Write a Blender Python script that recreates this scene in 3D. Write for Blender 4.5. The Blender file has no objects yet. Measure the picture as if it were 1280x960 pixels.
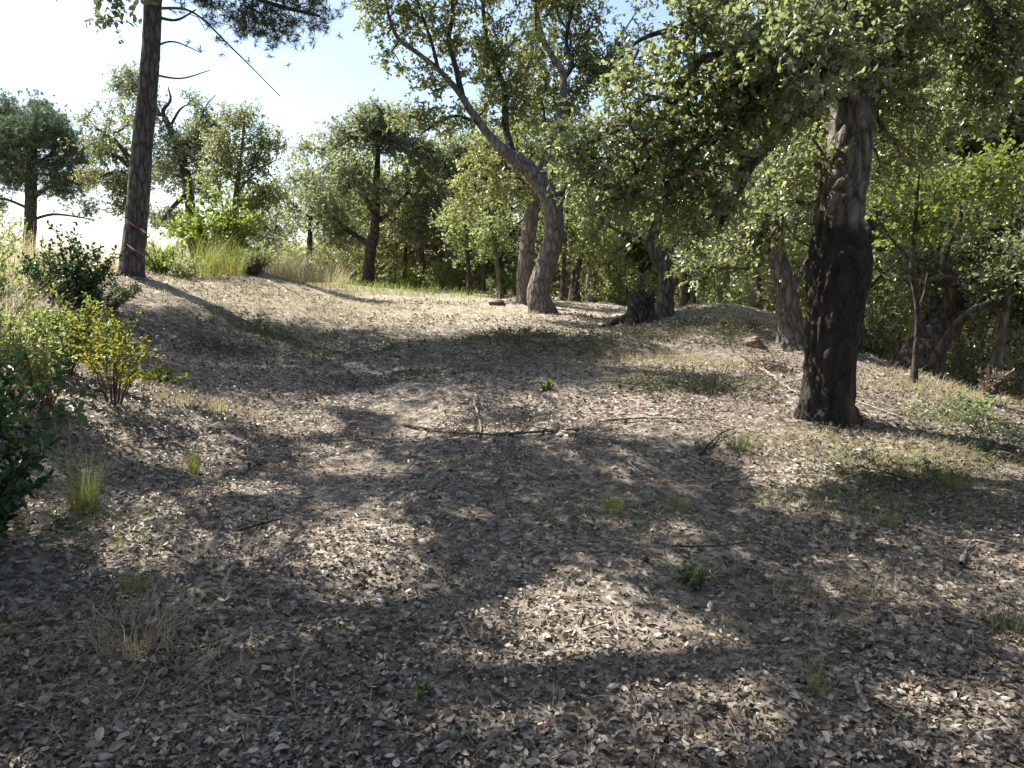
import bpy, math, random
import numpy as np
from mathutils import Vector, Matrix, Euler

# ------------------------------------------------------------------ camera
SC = bpy.context.scene
F = 985.0                      # focal length in pixels of the 1280 px wide photograph
PITCH = math.radians(7.52)     # camera looks this much below the horizon
EYE = 1.55
cam_d = bpy.data.cameras.new('camera'); cam = bpy.data.objects.new('camera', cam_d)
SC.collection.objects.link(cam); SC.camera = cam
cam_d.sensor_width = 36; cam_d.lens = 36 * F / 1280
cam.location = (0, 0, EYE); cam.rotation_euler = (math.pi / 2 - PITCH, 0, 0)
cam_d.clip_start = 0.05; cam_d.clip_end = 6000
SC.render.resolution_x, SC.render.resolution_y = 1024, 768

# ------------------------------------------------------------------ light
SUN_EL = math.radians(50); SUN_AZ = math.atan2(-0.86, 0.51)
S = Vector((math.sin(SUN_AZ) * math.cos(SUN_EL), math.cos(SUN_AZ) * math.cos(SUN_EL), math.sin(SUN_EL)))
w = bpy.data.worlds.new('World'); SC.world = w; w.use_nodes = True
nt = w.node_tree; bg = nt.nodes['Background']
sky = nt.nodes.new('ShaderNodeTexSky'); sky.sky_type = 'NISHITA'; sky.sun_disc = False
sky.sun_elevation = SUN_EL; sky.sun_rotation = SUN_AZ
sky.air_density = 1.0; sky.dust_density = 1.7; sky.ozone_density = 1.0; sky.altitude = 100
nt.links.new(sky.outputs[0], bg.inputs[0]); bg.inputs[1].default_value = 0.098
sl = bpy.data.lights.new('sun', 'SUN'); sl.energy = 5.0; sl.angle = math.radians(0.53); sl.color = (1, .95, .87)
so = bpy.data.objects.new('sun', sl); SC.collection.objects.link(so)
so.rotation_euler = S.to_track_quat('Z', 'Y').to_euler(); so.location = S * 40
SC.view_settings.view_transform = 'Standard'; SC.view_settings.look = 'None'
SC.view_settings.gamma = 1; SC.view_settings.exposure = 1.35
SC.cycles.max_bounces = 6; SC.cycles.diffuse_bounces = 3; SC.cycles.transmission_bounces = 4
SC.cycles.glossy_bounces = 2; SC.cycles.use_denoising = True
SC.cycles.sample_clamp_indirect = 4

# ------------------------------------------------------------------ helpers
COL = SC.collection
rng = np.random.default_rng(7)
random.seed(7)

def unit(a):
    return a / np.maximum(np.linalg.norm(a, axis=-1, keepdims=True), 1e-9)

def vnoise(p, seed=0):
    p = np.asarray(p, float)
    i = np.floor(p).astype(np.int64); f = p - i; f = f * f * (3 - 2 * f)
    out = 0
    for dx in (0, 1):
        for dy in (0, 1):
            for dz in (0, 1):
                h = ((i[:, 0] + dx) * 374761393 + (i[:, 1] + dy) * 668265263 + (i[:, 2] + dz) * 2147483647 + seed * 1274126177) & 0xFFFFFFFF
                h = ((h ^ (h >> 13)) * 1274126177) & 0xFFFFFFFF
                h = (h ^ (h >> 16)) & 0xFFFF
                wgt = (f[:, 0] if dx else 1 - f[:, 0]) * (f[:, 1] if dy else 1 - f[:, 1]) * (f[:, 2] if dz else 1 - f[:, 2])
                out = out + wgt * (h / 32767.5 - 1)
    return out

def noise2(x, y, sc, seed=0, octv=3):
    o = 0; a = 1
    for k in range(octv):
        o = o + a * vnoise(np.stack([x * sc, y * sc, np.full_like(x, .37 + k)], 1), seed + k); sc *= 2.1; a *= .5
    return o

CP, SP = math.cos(PITCH), math.sin(PITCH)
def ray(u, v):
    a, b = (u - 640) / F, (480 - v) / F
    return np.array([a, CP + b * SP, -SP + b * CP])
def pix(u, v, Y):
    d = ray(u, v); return np.array([0, 0, EYE]) + d * (Y / d[1])

def mesh_np(name, V, faces_list, tint=None, smooth=True, mats=()):
    """faces_list: list of (n,k) int arrays; tint per face"""
    me = bpy.data.meshes.new(name)
    V = np.asarray(V, np.float32)
    me.vertices.add(len(V)); me.vertices.foreach_set('co', V.ravel())
    loops = np.concatenate([f.ravel() for f in faces_list]).astype(np.int32)
    tot = np.concatenate([np.full(len(f), f.shape[1], np.int32) for f in faces_list])
    st = np.concatenate([[0], np.cumsum(tot)[:-1]]).astype(np.int32)
    me.loops.add(len(loops)); me.loops.foreach_set('vertex_index', loops)
    me.polygons.add(len(tot)); me.polygons.foreach_set('loop_start', st); me.polygons.foreach_set('loop_total', tot)
    me.polygons.foreach_set('use_smooth', np.full(len(tot), smooth))
    if tint is not None:
        at = me.attributes.new('tint', 'FLOAT', 'FACE'); at.data.foreach_set('value', np.asarray(tint, np.float32))
    for m in mats: me.materials.append(m)
    me.update(calc_edges=True)
    return me

def add(name, me, parent=None, loc=(0, 0, 0), label=None, cat=None, group=None, kind=None):
    o = bpy.data.objects.new(name, me); COL.objects.link(o); o.location = loc
    if parent is not None: o.parent = parent
    if label: o['label'] = label
    if cat: o['category'] = cat
    if group: o['group'] = group
    if kind: o['kind'] = kind
    return o

def copy_tree(o, loc, rz, sc, label=None):
    c = o.copy(); COL.objects.link(c); c.location = loc; c.rotation_euler = (0, 0, rz); c.scale = sc
    if label: c['label'] = label
    for ch in o.children:
        d = ch.copy(); COL.objects.link(d); d.parent = c
    return c

# ------------------------------------------------------------------ materials
def ramp(nt, fac, stops):
    r = nt.nodes.new('ShaderNodeValToRGB'); e = r.color_ramp.elements
    e[0].position, e[0].color = stops[0][0], (*stops[0][1], 1)
    e[1].position, e[1].color = stops[-1][0], (*stops[-1][1], 1)
    for p, c in stops[1:-1]:
        q = e.new(p); q.color = (*c, 1)
    nt.links.new(fac, r.inputs[0]); return r.outputs[0]

def leaf_mat(name, stops, trans=(.3, .4, .05), tmix=.4, rough=.4, spec=.5):
    m = bpy.data.materials.new(name); m.use_nodes = True; nt = m.node_tree
    p = nt.nodes['Principled BSDF']; out = nt.nodes['Material Output']
    a = nt.nodes.new('ShaderNodeAttribute'); a.attribute_name = 'tint'
    n = nt.nodes.new('ShaderNodeTexNoise'); n.inputs['Scale'].default_value = 60
    tc = nt.nodes.new('ShaderNodeTexCoord'); nt.links.new(tc.outputs['Object'], n.inputs['Vector'])
    ad = nt.nodes.new('ShaderNodeMath'); ad.operation = 'MULTIPLY_ADD'
    nt.links.new(n.outputs['Fac'], ad.inputs[0]); ad.inputs[1].default_value = .25; nt.links.new(a.outputs['Fac'], ad.inputs[2])
    sb = nt.nodes.new('ShaderNodeMath'); sb.operation = 'SUBTRACT'; nt.links.new(ad.outputs[0], sb.inputs[0]); sb.inputs[1].default_value = .125
    c = ramp(nt, sb.outputs[0], stops)
    nt.links.new(c, p.inputs['Base Color']); p.inputs['Roughness'].default_value = rough
    p.inputs['Specular IOR Level'].default_value = spec
    if tmix > 0:
        t = nt.nodes.new('ShaderNodeBsdfTranslucent'); mx = nt.nodes.new('ShaderNodeMixShader')
        mc = nt.nodes.new('ShaderNodeMix'); mc.data_type = 'RGBA'; mc.blend_type = 'MIX'; mc.inputs[0].default_value = .55
        nt.links.new(c, mc.inputs[6]); mc.inputs[7].default_value = (*trans, 1)
        nt.links.new(mc.outputs[2], t.inputs[0])
        mx.inputs[0].default_value = tmix
        nt.links.new(p.outputs[0], mx.inputs[1]); nt.links.new(t.outputs[0], mx.inputs[2]); nt.links.new(mx.outputs[0], out.inputs[0])
    return m

def bark_mat(name, dark, mid, light, vscale=(7, 7, 2.2), bump=.8, burnt=None, patch=None):
    m = bpy.data.materials.new(name); m.use_nodes = True; nt = m.node_tree; L = nt.links.new
    p = nt.nodes['Principled BSDF']; p.inputs['Roughness'].default_value = .9; p.inputs['Specular IOR Level'].default_value = .2
    tc = nt.nodes.new('ShaderNodeTexCoord')
    mp = nt.nodes.new('ShaderNodeMapping'); mp.inputs['Scale'].default_value = vscale; L(tc.outputs['Object'], mp.inputs[0])
    n0 = nt.nodes.new('ShaderNodeTexNoise'); n0.inputs['Scale'].default_value = 1.3; n0.inputs['Detail'].default_value = 5; L(mp.outputs[0], n0.inputs['Vector'])
    mixv = nt.nodes.new('ShaderNodeMix'); mixv.data_type = 'RGBA'; mixv.inputs[0].default_value = .28
    L(mp.outputs[0], mixv.inputs[6]); L(n0.outputs['Color'], mixv.inputs[7])
    vo = nt.nodes.new('ShaderNodeTexVoronoi'); vo.feature = 'DISTANCE_TO_EDGE'; vo.inputs['Scale'].default_value = 2.2; L(mixv.outputs[2], vo.inputs['Vector'])
    n1 = nt.nodes.new('ShaderNodeTexNoise'); n1.inputs['Scale'].default_value = 5; n1.inputs['Detail'].default_value = 8; L(mp.outputs[0], n1.inputs['Vector'])
    mul = nt.nodes.new('ShaderNodeMath'); mul.operation = 'MULTIPLY_ADD'; L(vo.outputs['Distance'], mul.inputs[0]); mul.inputs[1].default_value = 1.6; L(n1.outputs['Fac'], mul.inputs[2])
    c = ramp(nt, mul.outputs[0], [(.32, dark), (.62, mid), (1.0, light)])
    if burnt:
        h, col = burnt
        sx = nt.nodes.new('ShaderNodeSeparateXYZ'); L(tc.outputs['Object'], sx.inputs[0])
        a1 = nt.nodes.new('ShaderNodeMath'); a1.operation = 'MULTIPLY_ADD'; L(n0.outputs['Fac'], a1.inputs[0]); a1.inputs[1].default_value = .5; L(sx.outputs['Z'], a1.inputs[2])
        mr = nt.nodes.new('ShaderNodeMapRange'); L(a1.outputs[0], mr.inputs[0]); mr.inputs[1].default_value = h + .2; mr.inputs[2].default_value = h + .34
        mx = nt.nodes.new('ShaderNodeMix'); mx.data_type = 'RGBA'; L(mr.outputs[0], mx.inputs[0])
        cb = ramp(nt, mul.outputs[0], [(.3, tuple(x * .5 for x in col)), (.9, col)])
        L(cb, mx.inputs[6]); L(c, mx.inputs[7]); c = mx.outputs[2]
        if patch:
            px, py, pz, pr, pc = patch
            vm = nt.nodes.new('ShaderNodeVectorMath'); vm.operation = 'SUBTRACT'; L(tc.outputs['Object'], vm.inputs[0]); vm.inputs[1].default_value = (px, py, pz)
            vs = nt.nodes.new('ShaderNodeVectorMath'); vs.operation = 'MULTIPLY'; L(vm.outputs[0], vs.inputs[0]); vs.inputs[1].default_value = (1, 1, .55)
            ln = nt.nodes.new('ShaderNodeVectorMath'); ln.operation = 'LENGTH'; L(vs.outputs[0], ln.inputs[0])
            a2 = nt.nodes.new('ShaderNodeMath'); a2.operation = 'MULTIPLY_ADD'; L(n0.outputs['Fac'], a2.inputs[0]); a2.inputs[1].default_value = .30; L(ln.outputs['Value'], a2.inputs[2])
            m2 = nt.nodes.new('ShaderNodeMapRange'); L(a2.outputs[0], m2.inputs[0]); m2.inputs[1].default_value = pr + .08; m2.inputs[2].default_value = pr + .17
            m2.inputs[3].default_value = 1; m2.inputs[4].default_value = 0
            mx2 = nt.nodes.new('ShaderNodeMix'); mx2.data_type = 'RGBA'; L(m2.outputs[0], mx2.inputs[0]); L(c, mx2.inputs[6]); mx2.inputs[7].default_value = (*pc, 1); c = mx2.outputs[2]
    L(c, p.inputs['Base Color'])
    b = nt.nodes.new('ShaderNodeBump'); b.inputs['Strength'].default_value = bump; b.inputs['Distance'].default_value = .03
    L(mul.outputs[0], b.inputs['Height']); L(b.outputs[0], p.inputs['Normal'])
    return m

OAK = [(0, (.085, .10, .05)), (.45, (.148, .175, .092)), (.8, (.208, .238, .12)), (.97, (.28, .28, .12)), (1, (.38, .18, .06))]
M_oak = leaf_mat('oak_leaf', OAK, (.50, .58, .19), .48, .28, 1.0)
M_oak_mid = leaf_mat('oak_leaf_olive', [(0, (.085, .10, .04)), (.5, (.145, .17, .068)), (1, (.22, .24, .095))], (.5, .54, .14), .48, .38, .7)
M_oak_grey = leaf_mat('holm_oak_leaf', [(0, (.11, .128, .075)), (.5, (.18, .205, .12)), (1, (.26, .285, .17))], (.5, .56, .22), .46, .5, .4)  # leaf colour lightened in place of haze over the background
M_far = leaf_mat('wood_leaf', [(0, (.11, .145, .065)), (.5, (.185, .235, .10)), (1, (.28, .33, .14))], (.58, .66, .22), .52, .5, .4)  # background haze put into this leaf colour too, by lightening it
M_bright = leaf_mat('bright_leaf', [(0, (.09, .13, .03)), (.5, (.15, .20, .045)), (1, (.23, .28, .06))], (.42, .52, .08), .45, .45, .4)
M_yell = leaf_mat('yellowing_leaf', [(0, (.10, .15, .03)), (.45, (.20, .26, .05)), (.75, (.38, .34, .04)), (1, (.50, .24, .03))], (.55, .48, .05), .45, .5, .35)
M_glossy = leaf_mat('glossy_leaf', [(0, (.015, .04, .015)), (.6, (.03, .075, .03)), (1, (.07, .13, .04))], (.15, .3, .05), .22, .28, .6)
M_pine = leaf_mat('pine_needle', [(0, (.035, .06, .03)), (.5, (.06, .095, .045)), (1, (.11, .14, .06))], (.12, .18, .06), .25, .5, .4)
M_pine_far = leaf_mat('stone_pine_needle', [(0, (.06, .085, .055)), (.5, (.095, .13, .08)), (1, (.15, .19, .10))], (.2, .28, .12), .35, .5, .4)
M_dead = leaf_mat('dead_leaf', [(0, (.07, .048, .032)), (.5, (.18, .135, .095)), (1, (.40, .34, .26))], (.3, .2, .1), .25, .55, .35)
M_litter = leaf_mat('litter_leaf', [(0, (.045, .035, .027)), (.25, (.115, .092, .072)), (.6, (.235, .195, .155)), (.85, (.40, .35, .29)), (.97, (.60, .555, .48)), (1, (.32, .14, .07))], (.3, .22, .13), .14, .42, .5)
M_straw = leaf_mat('straw', [(0, (.16, .11, .06)), (.5, (.34, .27, .16)), (1, (.56, .48, .33))], (.5, .42, .2), .25, .5, .4)
M_grass = leaf_mat('grass_blade', [(0, (.34, .20, .08)), (.3, (.28, .25, .09)), (.65, (.15, .20, .05)), (1, (.12, .19, .045))], (.4, .48, .08), .42, .5, .35)
M_drygrass = leaf_mat('dry_grass', [(0, (.24, .19, .10)), (.5, (.40, .34, .19)), (1, (.54, .48, .30))], (.55, .5, .25), .4, .55, .3)
M_brush = leaf_mat('cut_brush', [(0, (.045, .05, .025)), (.5, (.10, .11, .055)), (1, (.20, .20, .10))], (.2, .22, .08), .25, .6, .3)
B_cork = bark_mat('cork_bark', (.035, .03, .025), (.11, .095, .08), (.21, .188, .163), (6, 6, 2.4), .9, burnt=(1.55, (.042, .037, .033)), patch=(.15, -.16, .14, .11, (.15, .082, .056)))
B_oak = bark_mat('oak_bark', (.035, .029, .024), (.10, .085, .07), (.19, .165, .14), (8, 8, 2.6), .8)
B_pale = bark_mat('pale_bark', (.05, .042, .035), (.145, .125, .105), (.25, .222, .19), (8, 8, 2.6), .8)  # lighter bark paints in the sunlight on the middle trunks
B_pine = bark_mat('pine_bark', (.026, .022, .021), (.085, .075, .072), (.16, .146, .142), (9, 9, 2.6), 1.0)
B_twig = bark_mat('twig_bark', (.04, .033, .028), (.09, .075, .062), (.17, .145, .12), (20, 20, 8), .3)
B_dark = bark_mat('dark_bark', (.018, .014, .012), (.05, .042, .036), (.10, .085, .072), (7, 7, 3), .9)
B_red = bark_mat('reddish_stem', (.07, .03, .02), (.16, .075, .045), (.24, .13, .08), (20, 20, 8), .2)
B_wood = bark_mat('dry_wood', (.10, .08, .065), (.24, .20, .165), (.42, .37, .32), (14, 14, 5), .4)

def ground_mat():
    m = bpy.data.materials.new('forest_floor'); m.use_nodes = True; nt = m.node_tree; L = nt.links.new
    p = nt.nodes['Principled BSDF']; p.inputs['Roughness'].default_value = .9; p.inputs['Specular IOR Level'].default_value = .15
    tc = nt.nodes.new('ShaderNodeTexCoord')
    def noise(s, d=6):
        n = nt.nodes.new('ShaderNodeTexNoise'); n.inputs['Scale'].default_value = s; n.inputs['Detail'].default_value = d; L(tc.outputs['Object'], n.inputs['Vector']); return n
    n1, n2 = noise(.8), noise(9)
    v = nt.nodes.new('ShaderNodeTexVoronoi'); v.inputs['Scale'].default_value = 34
    wv = nt.nodes.new('ShaderNodeVectorMath'); wv.operation = 'MULTIPLY_ADD'; L(n2.outputs['Color'], wv.inputs[0]); wv.inputs[1].default_value = (.06, .06, .06); L(tc.outputs['Object'], wv.inputs[2])
    L(wv.outputs[0], v.inputs['Vector'])
    sep = nt.nodes.new('ShaderNodeSeparateColor'); L(v.outputs['Color'], sep.inputs[0])
    frag = ramp(nt, sep.outputs[0], [(0, (.05, .039, .031)), (.4, (.17, .137, .108)), (.8, (.33, .282, .233)), (1, (.50, .45, .385))])
    soil = ramp(nt, n2.outputs['Fac'], [(.3, (.05, .040, .031)), (.5, (.125, .102, .079)), (.72, (.27, .228, .182))])
    mx = nt.nodes.new('ShaderNodeMix'); mx.data_type = 'RGBA'
    mr = nt.nodes.new('ShaderNodeMapRange'); L(n1.outputs['Fac'], mr.inputs[0]); mr.inputs[1].default_value = .42; mr.inputs[2].default_value = .62; mr.inputs[3].default_value = .35; mr.inputs[4].default_value = .85
    L(mr.outputs[0], mx.inputs[0]); L(soil, mx.inputs[6]); L(frag, mx.inputs[7])
    # straw-covered crest
    sx = nt.nodes.new('ShaderNodeSeparateXYZ'); L(tc.outputs['Object'], sx.inputs[0])
    ed = nt.nodes.new('ShaderNodeMath'); ed.operation = 'MULTIPLY_ADD'; L(n1.outputs['Fac'], ed.inputs[0]); ed.inputs[1].default_value = 5; L(sx.outputs['Y'], ed.inputs[2])
    cr = nt.nodes.new('ShaderNodeMapRange'); L(ed.outputs[0], cr.inputs[0]); cr.inputs[1].default_value = 12.5; cr.inputs[2].default_value = 15.5; cr.inputs[4].default_value = .75
    straw = ramp(nt, n2.outputs['Fac'], [(.3, (.17, .135, .095)), (.55, (.38, .33, .25)), (.75, (.52, .46, .36))])
    m3 = nt.nodes.new('ShaderNodeMix'); m3.data_type = 'RGBA'; L(cr.outputs[0], m3.inputs[0]); L(mx.outputs[2], m3.inputs[6]); L(straw, m3.inputs[7])
    L(m3.outputs[2], p.inputs['Base Color'])
    b = nt.nodes.new('ShaderNodeBump'); b.inputs['Strength'].default_value = .7; b.inputs['Distance'].default_value = .015
    ad = nt.nodes.new('ShaderNodeMath'); L(sep.outputs[1], ad.inputs[0]); L(n2.outputs['Fac'], ad.inputs[1])
    L(ad.outputs[0], b.inputs['Height']); L(b.outputs[0], p.inputs['Normal'])
    return m
M_ground = ground_mat()

def plain(name, col, rough=.8):
    m = bpy.data.materials.new(name); m.use_nodes = True; nt = m.node_tree
    p = nt.nodes['Principled BSDF']; p.inputs['Roughness'].default_value = rough
    n = nt.nodes.new('ShaderNodeTexNoise'); n.inputs['Scale'].default_value = 14; n.inputs['Detail'].default_value = 8
    tc = nt.nodes.new('ShaderNodeTexCoord'); nt.links.new(tc.outputs['Object'], n.inputs['Vector'])
    c = ramp(nt, n.outputs['Fac'], [(.3, tuple(x * .55 for x in col)), (.7, tuple(min(1, x * 1.25) for x in col))])
    nt.links.new(c, p.inputs['Base Color'])
    b = nt.nodes.new('ShaderNodeBump'); b.inputs['Strength'].default_value = .6; b.inputs['Distance'].default_value = .01
    nt.links.new(n.outputs['Fac'], b.inputs['Height']); nt.links.new(b.outputs[0], p.inputs['Normal'])
    return m
M_stone = plain('stone', (.33, .29, .26)); M_stone2 = plain('reddish_stone', (.30, .22, .18)); M_clod = plain('dry_clod', (.22, .17, .13))

# ------------------------------------------------------------------ terrain
ctl = []
def cp(u, v, Y): ctl.append(tuple(pix(u, v, Y)))
def cw(x, y, z): ctl.append((x, y, z))
for Y, z in ((-3, -.12), (0, 0), (2.3, .03), (4, .15), (6, .35), (8, .55), (10, .75), (13, .98), (16, 1.12), (20, 1.13), (26, .7), (36, -1.2), (60, -5)): cw(0, Y, z)
cp(1035, 515, 6.4); cp(960, 560, 5.6); cp(1100, 560, 5.7); cp(1250, 545, 6.2); cp(1270, 660, 4.4); cp(1280, 800, 3.1); cp(850, 640, 4.6)
cp(1130, 484, 8.0); cp(1210, 505, 7.4); cp(1000, 470, 8.2); cp(900, 445, 9.8); cp(900, 388, 12.2); cp(970, 412, 11.6); cp(820, 402, 12.6); cp(760, 392, 14); cp(985, 432, 10.2)
cp(678, 392, 14); cp(620, 376, 17); cp(900, 384, 14); cp(980, 398, 13.4)
cw(7.5, 10, -.5); cw(6.2, 12, .1); cw(7, 16, -.6); cw(5, 20, .2); cw(9, 6, -.6); cw(6, 3.5, -.1); cw(14, 12, -2.8); cw(14, 25, -3.5); cw(12, 2, -1.2); cw(6, 30, -1)
cp(163, 342, 12); cp(190, 352, 12.2); cp(330, 350, 14); cp(250, 400, 10.6); cp(220, 440, 9.2); cp(430, 372, 15.5); cp(430, 400, 12.2); cp(340, 385, 12); cp(60, 465, 6.5); cp(145, 503, 6); cp(100, 640, 4); cp(300, 560, 5.6); cp(40, 385, 9.5); cp(100, 385, 9.2)
cp(20, 680, 3.6); cp(0, 900, 2.45); cp(200, 480, 7.2); cp(350, 348, 15.5); cp(60, 345, 13); cp(250, 340, 17)
cw(-12, 14, 1.9); cw(-12, 8, 1.5); cw(-9, 3, .9); cw(-6, 0, .5); cw(-12, 24, .8); cw(-4, 26, .9); cw(-15, 40, -2.5); cw(5, -3, -.3); cw(-5, -4, 0)
cw(-30, 20, 1); cw(30, 20, -5); cw(-40, 60, -5); cw(40, 60, -6); cw(-30, -20, 0); cw(30, -20, -4); cw(0, -20, -1); cw(0, 90, -7)
ctl = np.array(ctl)
def tps(d2): return np.where(d2 > 1e-12, d2 * np.log(np.maximum(d2, 1e-12)) * .5, 0)
_n = len(ctl)
_K = tps(((ctl[:, None, :2] - ctl[None, :, :2]) ** 2).sum(-1)) + np.eye(_n) * .15
_P = np.concatenate([np.ones((_n, 1)), ctl[:, :2]], 1)
_A = np.block([[_K, _P], [_P.T, np.zeros((3, 3))]])
_W = np.linalg.solve(_A, np.concatenate([ctl[:, 2], np.zeros(3)]))
def height(x, y):
    x = np.atleast_1d(np.asarray(x, float)); y = np.atleast_1d(np.asarray(y, float)); out = np.empty(len(x))
    for s in range(0, len(x), 40000):
        xs, ys = x[s:s + 40000], y[s:s + 40000]
        d2 = (xs[:, None] - ctl[None, :, 0]) ** 2 + (ys[:, None] - ctl[None, :, 1]) ** 2
        h = tps(d2) @ _W[:_n] + _W[_n] + _W[_n + 1] * xs + _W[_n + 2] * ys
        r = np.hypot(xs, ys - 10); k = np.clip((r - 40) / 40, 0, 1); k = k * k * (3 - 2 * k)
        h = np.clip(h, -7, 3) * (1 - k) - 6 * k
        amp = np.clip(1 - r / 60, 0, 1)
        h = h + amp * (.075 * noise2(xs, ys, .9, 3, 3) + .02 * noise2(xs, ys, 2.6, 17, 2) + .013 * noise2(xs, ys, 6, 9, 2))
        out[s:s + 40000] = h
    return out
def hz(x, y): return float(height(x, y)[0])
_ts = np.concatenate([np.arange(1.8, 12, .02), np.arange(12, 40, .06)])
def hit(u, v):
    d = ray(u, v); d = d / d[1]
    x, y, z = d[0] * _ts, _ts, EYE + d[2] * _ts
    g = height(x, y); k = np.argmax(z <= g)
    if not (z <= g).any(): k = len(_ts) - 1
    return np.array([x[k], y[k], g[k]])

def axis(segs):
    out = [segs[0][0]]
    for a, b, st in segs: out += list(np.arange(a, b, st))[1:] + [b]
    return np.array(out)
gx = np.concatenate([-np.geomspace(3000, 13, 26), axis([(-12, -6, .16), (-6, 6, .045), (6, 12, .16)]), np.geomspace(13, 3000, 26)])
gy = np.concatenate([-np.geomspace(3000, 6, 18), axis([(-5, 1.5, .2), (1.5, 8, .04), (8, 16, .09), (16, 30, .25)]), np.geomspace(31, 4000, 34)])
GX, GY = np.meshgrid(gx, gy); gz = height(GX.ravel(), GY.ravel())
nx, ny = len(gx), len(gy)
idx = (np.arange(ny - 1)[:, None] * nx + np.arange(nx - 1)[None]).ravel()
ground = add('ground', mesh_np('ground', np.stack([GX.ravel(), GY.ravel(), gz], 1), [np.stack([idx, idx + 1, idx + nx + 1, idx + nx], 1)], mats=[M_ground]),
             label='sloping forest clearing floor of dusty soil and dead leaves', kind='structure')

# ------------------------------------------------------------------ leaves
T6 = np.array([[0, 0, 0], [.36, .28, .10], [.40, .62, .10], [0, 1, -.04], [-.40, .62, .10], [-.36, .28, .10]])
T6Q = np.array([[0, 1, 2, 3], [0, 3, 4, 5]])
T4 = np.array([[0, 0, 0], [.42, .48, .10], [0, 1, 0], [-.42, .48, .10]])
T4Q = np.array([[0, 1, 2], [0, 2, 3]])
def leaf_arrays(P, D, N, Ln, wid=.55, T=T6, Q=T6Q, curl=0):
    D = unit(D); X = unit(np.cross(D, N)); Z = np.cross(X, D)
    n = len(P); Ln = np.asarray(Ln).reshape(-1, 1, 1) * np.ones((n, 1, 1))
    t = T[None] * np.array([wid / .8, 1, 1])
    tz = t[..., 2:3] * (1 if np.isscalar(curl) else curl.reshape(-1, 1, 1))
    V = P[:, None] + Ln * (t[..., 0:1] * X[:, None] + t[..., 1:2] * D[:, None] + tz * Z[:, None])
    f = (np.arange(n)[:, None, None] * len(T) + Q[None]).reshape(-1, Q.shape[1])
    return V.reshape(-1, 3), f

class Bag:
    def __init__(s): s.V = []; s.F = {}; s.T = {}; s.n = 0
    def put(s, V, f, t=None):
        k = f.shape[1]
        s.F.setdefault(k, []).append(f + s.n); s.T.setdefault(k, []).append(np.full(len(f), .5) if t is None else np.asarray(t, float))
        s.V.append(V); s.n += len(V)
    def mesh(s, name, mats, smooth=True):
        ks = sorted(s.F)
        return mesh_np(name, np.concatenate(s.V), [np.concatenate(s.F[k]) for k in ks], np.concatenate([np.concatenate(s.T[k]) for k in ks]), smooth, mats)

def rand_dirs(n): return unit(rng.normal(size=(n, 3)))

def tube_arrays(pts, rad, sides=6, disp=0, seed=0, ridge=0):
    pts = np.asarray(pts, float); rad = np.asarray(rad, float); n = len(pts)
    tan = unit(np.gradient(pts, axis=0))
    ref = np.array([0, 1, 0.]) if abs(tan[0][1]) < .8 else np.array([1, 0, 0.])
    A = np.empty((n, 3)); a = ref
    for i in range(n):
        a = a - tan[i] * (a @ tan[i]); a = a / max(np.linalg.norm(a), 1e-9); A[i] = a
    Bv = np.cross(tan, A)
    th = np.linspace(0, 2 * np.pi, sides, endpoint=False)
    R = rad[:, None] * np.ones((n, sides))
    dirs = np.cos(th)[None, :, None] * A[:, None] + np.sin(th)[None, :, None] * Bv[:, None]
    if disp:
        q = (pts[:, None] + dirs * rad[:, None, None]).reshape(-1, 3)
        d = .55 * vnoise(q * np.array([3, 3, 1.6]), seed) + .45 * vnoise(q * np.array([11, 11, 4.5]), seed + 1) + .32 * vnoise(q * np.array([26, 26, 12]), seed + 2)
        if ridge:
            w_ = q + .05 * np.stack([vnoise(q * 5, seed + 7), vnoise(q * 5, seed + 8), vnoise(q * 5, seed + 9)], 1)
            a1 = np.abs(vnoise(w_ * np.array([13, 13, 4.2]), seed + 4)); a2 = np.abs(vnoise(w_ * np.array([24, 24, 11]), seed + 5))
            d = d * .6 + ridge * (np.minimum(a1 * 3.2, 1) * .7 + np.minimum(a2 * 2.6, 1) * .35 - .8)
        R = R * (1 + disp * d.reshape(n, sides))
    V = (pts[:, None] + dirs * R[..., None]).reshape(-1, 3)
    i = np.arange(n - 1)[:, None] * sides; j = np.arange(sides)[None]; j2 = (j + 1) % sides
    f = np.stack([i + j, i + j2, i + sides + j2, i + sides + j], -1).reshape(-1, 4)
    return V, f

def spline(pts, step):
    pts = np.asarray(pts, float)
    P = np.concatenate([[2 * pts[0] - pts[1]], pts, [2 * pts[-1] - pts[-2]]]); out = []
    for i in range(1, len(P) - 2):
        p0, p1, p2, p3 = P[i - 1:i + 3]; m = max(2, int(np.linalg.norm((p2 - p1)[:3]) / step))
        t = np.linspace(0, 1, m, endpoint=False)[:, None]
        out.append(.5 * (2 * p1 + (p2 - p0) * t + (2 * p0 - 5 * p1 + 4 * p2 - p3) * t ** 2 + (3 * p1 - p0 - 3 * p2 + p3) * t ** 3))
    out.append(pts[-1:]); return np.concatenate(out)

# ------------------------------------------------------------------ trees
def px_line(pts, Y):
    """(u, v, dY, width_px) -> (x, y, z, radius)"""
    return [(*pix(u, v, Y + dy), w * .5 * (Y + dy) / F) for u, v, dy, w in pts]
def px_blobs(bl, Y):
    """(u, v, dY, r_px[, squash, depth_m])"""
    out = []
    for b in bl:
        u, v, dy, r = b[:4]; sq = b[4] if len(b) > 4 else .8; R = r * (Y + dy) / F
        out.append((pix(u, v, Y + dy), np.array([R, b[5] if len(b) > 5 else R, R * sq])))
    return out

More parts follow.
